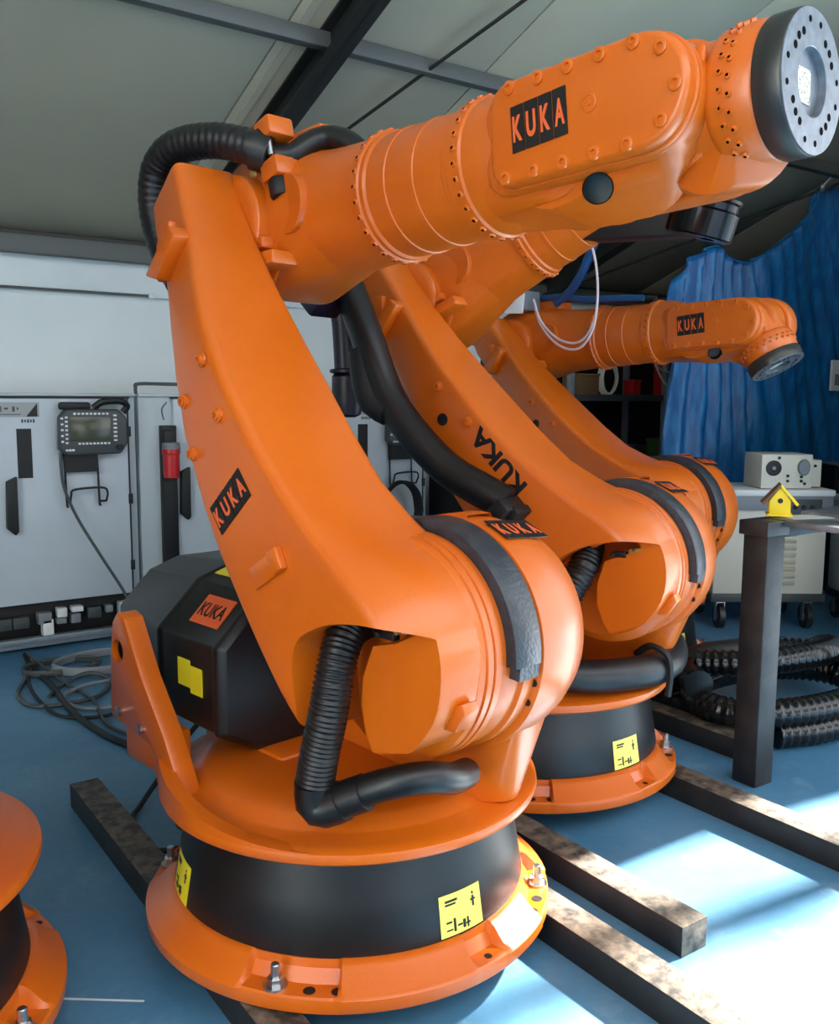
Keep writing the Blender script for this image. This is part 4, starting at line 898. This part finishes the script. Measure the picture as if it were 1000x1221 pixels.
# shelf rack behind robot 3
sr = empty('storage_rack', T(4.9, 5.05, 0), 'grey metal shelving against the wall behind the farthest robot', 'shelf')
for x in (0, 1.05, 2.1):
    for y in (0, .42): child(sr, 'upright', cached('upr', lambda: MB().box((0, 0, .95), (.045, .04, 1.90)).mesh('upright', GRY, bevel=.003)), T(x, y, 0))
for z in (.35, .86, 1.36, 1.84):
    for k in range(2): child(sr, 'shelf', cached('shf', lambda: MB().box((.525, .21, 0), (1.04, .44, .05)).mesh('shelf', PEN, bevel=.003)), T(k * 1.05, 0, z))
child(sr, 'back_sheet', MB().box((1.05, .45, .95), (2.1, .01, 1.9)).mesh('back_sheet', BLP))
items = [('box', .25, 1.385, (.2, .2, .16), BRN, 'brown box on the rack shelf below the farthest forearm'), ('red_box', .83, 1.385, (.09, .1, .12), RED, 'small red box on the rack beside the grey upright'),
         ('white_box', 1.44, 1.385, (.11, .1, .10), WHT, 'small white box on the rack next to the tarpaulin'), ('dark_box', 1.22, 1.385, (.12, .14, .26), RED, 'dark red container on the rack right of the upright'),
         ('crate', 1.3, .885, (.28, .25, .14), GRN, 'green crate on the lower rack shelf'), ('crate', 1.75, .885, (.2, .2, .12), BRN, 'brown crate on the lower rack shelf behind the tarpaulin edge'), ('crate', .75, .885, (.25, .25, .10), PEN, 'grey crate on the lower rack shelf'),
         ('box', 1.35, .375, (.3, .25, .2), GRY, 'grey box on the bottom rack shelf')]
for n_, x, z, d_, m_, l_ in items:
    o = empty(n_, T(4.9 + x, 5.2, z), l_, 'box'); child(o, 'body', MB().box((0, 0, d_[2] / 2), d_).mesh('body', m_, bevel=.005)); child(o, 'lid', MB().box((0, 0, d_[2] * .93), (d_[0] + .012, d_[1] + .012, d_[2] * .12)).mesh('lid', m_, bevel=.003))
link('white_cable_roll', MB().tube([(5.35 + (.08 + .006 * (a // 8)) * cos(a * pi / 4), 5.08 + .004 * a * .3, 1.51 + (.12 + .004 * (a // 8)) * sin(a * pi / 4)) for a in range(34)], .011, 6).mesh('white_cable_roll', CRM), None, None, 'cream cable roll standing on the rack under the forearm', 'cable')
link('hanging_wire', MB().tube([(5.72, 5.02, 1.84), (5.75, 5.0, 1.66), (5.85, 4.99, 1.50), (5.98, 4.99, 1.44), (6.08, 4.99, 1.50), (6.12, 5.0, 1.62), (6.25, 5.02, 1.72), (6.3, 5.02, 1.84)], .009, 6).tube([(5.70, 5.02, 1.84), (5.78, 5.0, 1.62), (5.95, 4.98, 1.56), (6.1, 4.99, 1.60), (6.18, 5.0, 1.84)], .007, 6).mesh('hanging_wire', CRM), None, None, 'pale loops of wire hanging in front of the rack', 'wire')
link('green_tool', MB().tube([(6.02, 5.15, 1.0), (6.12, 5.12, 1.07), (6.22, 5.12, 1.05), (6.30, 5.14, 1.10)], .02, 8).mesh('green_tool', GRN), None, None, 'pale green bent tool on the rack shelf', 'tool')

# blue tarpaulin
def tarp():
    top = [(4.72, 1.95), (4.75, 2.10), (4.84, 2.24), (4.97, 2.30), (5.12, 2.33), (5.26, 2.275), (5.45, 2.262), (5.62, 2.33), (5.80, 2.44), (5.98, 2.56), (6.12, 2.68), (6.20, 2.83), (6.32, 2.87), (6.45, 2.885), (6.62, 2.87), (6.9, 2.86), (7.3, 2.87)]
    def tz(x):
        for (a, b), (c_, d_) in zip(top, top[1:]):
            if a <= x <= c_: return b + (d_ - b) * (x - a) / (c_ - a)
        return top[-1][1]
    nx, nz = 170, 60; vs = []; fs = []
    from mathutils import noise
    for i in range(nx + 1):
        x = 4.72 + (7.3 - 4.72) * i / nx; zt = tz(x)
        for j in range(nz + 1):
            v = j / nz; z = zt * (1 - v) + .06 * v
            fan = .35 + .65 * v
            y = 3.96 + .035 * sin((x - 5.05) * 27 / (.5 + .5 * v) + 1.2 * sin(z * 1.7)) * (1 if x < 5.6 else .45) + .05 * sin(x * 7 + z * .8) * fan
            y += .03 * noise.noise(Vector((x * 3, z * 2.2, 1))) + .012 * noise.noise(Vector((x * 14, z * 5, 3)))
            y += .03 * math.exp(-((zt - z) / .25) ** 2) * sin((x - 5.3) * 8)
            xx = x + .02 * noise.noise(Vector((x * 3, z * 1.5, 7)))
            vs.append((xx, y, z))
    for i in range(nx):
        for j in range(nz): a = i * (nz + 1) + j; fs.append((a, a + 1, a + nz + 2, a + nz + 1))
    me = MB().add(vs, fs).mesh('tarpaulin', TAR, 60); return me
tp = empty('tarpaulin', None, 'blue tarpaulin hung from the roof at the right', 'tarpaulin')
ts = child(tp, 'sheet', tarp()); so = ts.modifiers.new('thick', 'SOLIDIFY'); so.thickness = .003
child(tp, 'hem_rope', MB().tube([(4.97, 3.94, 2.305), (5.12, 3.95, 2.335), (5.26, 3.97, 2.28), (5.45, 3.96, 2.265), (5.62, 3.96, 2.335), (5.80, 3.95, 2.445), (5.98, 3.95, 2.565), (6.12, 3.94, 2.685), (6.20, 3.93, 2.835)], .008, 6).mesh('hem_rope', TAR))
child(tp, 'eyelet', MB().lathe([(.012, 0), (.03, .004), (.03, .008), (.012, .012)], 16, T(6.21, 3.93, 2.84) @ FACE).mesh('eyelet', ZNC))
child(tp, 'tie_rope', MB().tube([(6.21, 3.93, 2.85), (6.22, 3.88, 2.90), (6.22, 3.84, 2.93)], .006, 6).mesh('tie_rope', CRM))
nt_ = empty('notice_frame', T(6.44, 3.84, 1.53), 'small white notice hanging on the tarpaulin at the right edge', 'sign')
child(nt_, 'frame', MB().box((0, 0, 0), (.26, .02, .22)).mesh('frame', WHT, bevel=.004)); child(nt_, 'print', MB().box((.0, -.0115, -.03), (.19, .002, .08)).mesh('print', GRY))

# corrugated hose coil on the floor, cable chain
def coil(cx, cy, rr, z0, turns, seed):
    pts = []; n = 14
    for i in range(int(turns * n) + 1):
        a = i * 2 * pi / n + seed; pts.append((cx + rr * (1 + .05 * sin(i)) * cos(a), cy + rr * .6 * sin(a), z0 + .085 * (i / n)))
    return pts
link('coiled_duct', MB().tube(coil(3.50, 2.26, .50, .060, 1.9, 3.9), .050, 16, corr=.008, pitch=.034).mesh('coiled_duct', DUC, 60), None, None, 'coil of thick black corrugated duct on the floor behind the table leg', 'hose')
link('coiled_duct', MB().tube([(3.12, 2.42, .26), (3.25, 2.25, .28), (3.45, 2.17, .29), (3.7, 2.2, .27), (3.95, 2.35, .22), (4.15, 2.6, .10), (4.3, 2.8, .06)], .050, 14, corr=.008, pitch=.034).mesh('coiled_duct', DUC, 60), None, None, 'second black corrugated duct stretched behind the coil', 'hose')
link('black_bundle', MB().tube([(3.06, 2.74, .065), (3.10, 2.62, .12), (3.2, 2.50, .24), (3.35, 2.44, .26), (3.5, 2.45, .25)], .06, 14).mesh('black_bundle', RUB, 60), None, None, 'smooth black hose bundle lying left of the table leg', 'hose')
ch = empty('cable_chain', T(3.10, 2.60, 0), 'black plastic cable chain lying beside the dark beam', 'cable chain')
lk = cached('chlink', lambda: MB().box((-.055, 0, 0), (.012, .055, .06)).box((.055, 0, 0), (.012, .055, .06)).box((0, 0, .027), (.11, .028, .008)).box((0, 0, -.027), (.11, .028, .008)).mesh('chain_link', RUB, bevel=.003))
for i in range(17): child(ch, 'chain_link', lk, T(.01 + .002 * i, .55 - i * .056, .10 - .0032 * i))
child(ch, 'support_bar', MB().box((0.01, .08, .045), (.10, .95, .05)).mesh('support_bar', BLP, bevel=.003))

# dark equipment seen low between the two nearest robots
ec = empty('equipment_case', T(3.70, 4.78, 0), 'black equipment case low in the gap behind the second robot', 'case')
child(ec, 'body', MB().box((.42, .2, .46), (.84, .4, .90)).mesh('body', BLP, bevel=.012)); child(ec, 'lid', MB().box((.42, .2, .925), (.86, .42, .03)).mesh('lid', BLK, bevel=.006))
child(ec, 'handle', MB().tube([(.3, -.0, .80), (.3, -.04, .80), (.5, -.04, .80), (.5, 0, .80)], .008, 8).mesh('handle', GST))
pg_ = empty('power_plug', T(3.78, 4.70, .955), 'dark red power plug lying on the black equipment case', 'plug')
child(pg_, 'shell', MB().lathe([(.0, 0), (.045, .004), (.05, .05), (.05, .13), (.04, .16), (.02, .19)], 20, T(0, .08, .035) @ RXY).mesh('shell', RED)); child(pg_, 'cable_gland', MB().lathe([(.02, .18), (.022, .21), (.012, .23)], 14, T(0, .08, .035) @ RXY).mesh('cable_gland', GRY))
link('thin_wire', MB().tube([(-.53, .52, 1.76), (-.55, .54, 1.68), (-.61, .56, 1.645), (-.67, .58, 1.67), (-.69, .6, 1.72)], .006, 6).mesh('thin_wire', BLP), r2, None)

cable('floor_cable', [(.99, 4.85, .012), (.92, 4.5, .012), (.90, 4.2, .012), (.93, 3.95, .012), (1.08, 3.85, .012), (1.22, 3.95, .012), (1.28, 4.15, .012), (1.45, 4.3, .012)], .008, BLP, 'thin black cable bending round the near side of the loops', group=GF)
cable('floor_cable', [(1.62, 4.72, .012), (1.45, 4.5, .012), (1.30, 4.35, .012), (1.12, 4.3, .02), (1.0, 4.2, .012), (1.02, 4.02, .012), (1.15, 3.95, .012), (1.4, 4.05, .012)], .009, GRY, 'grey cable running from the hanging pendant cable into the loops', group=GF)
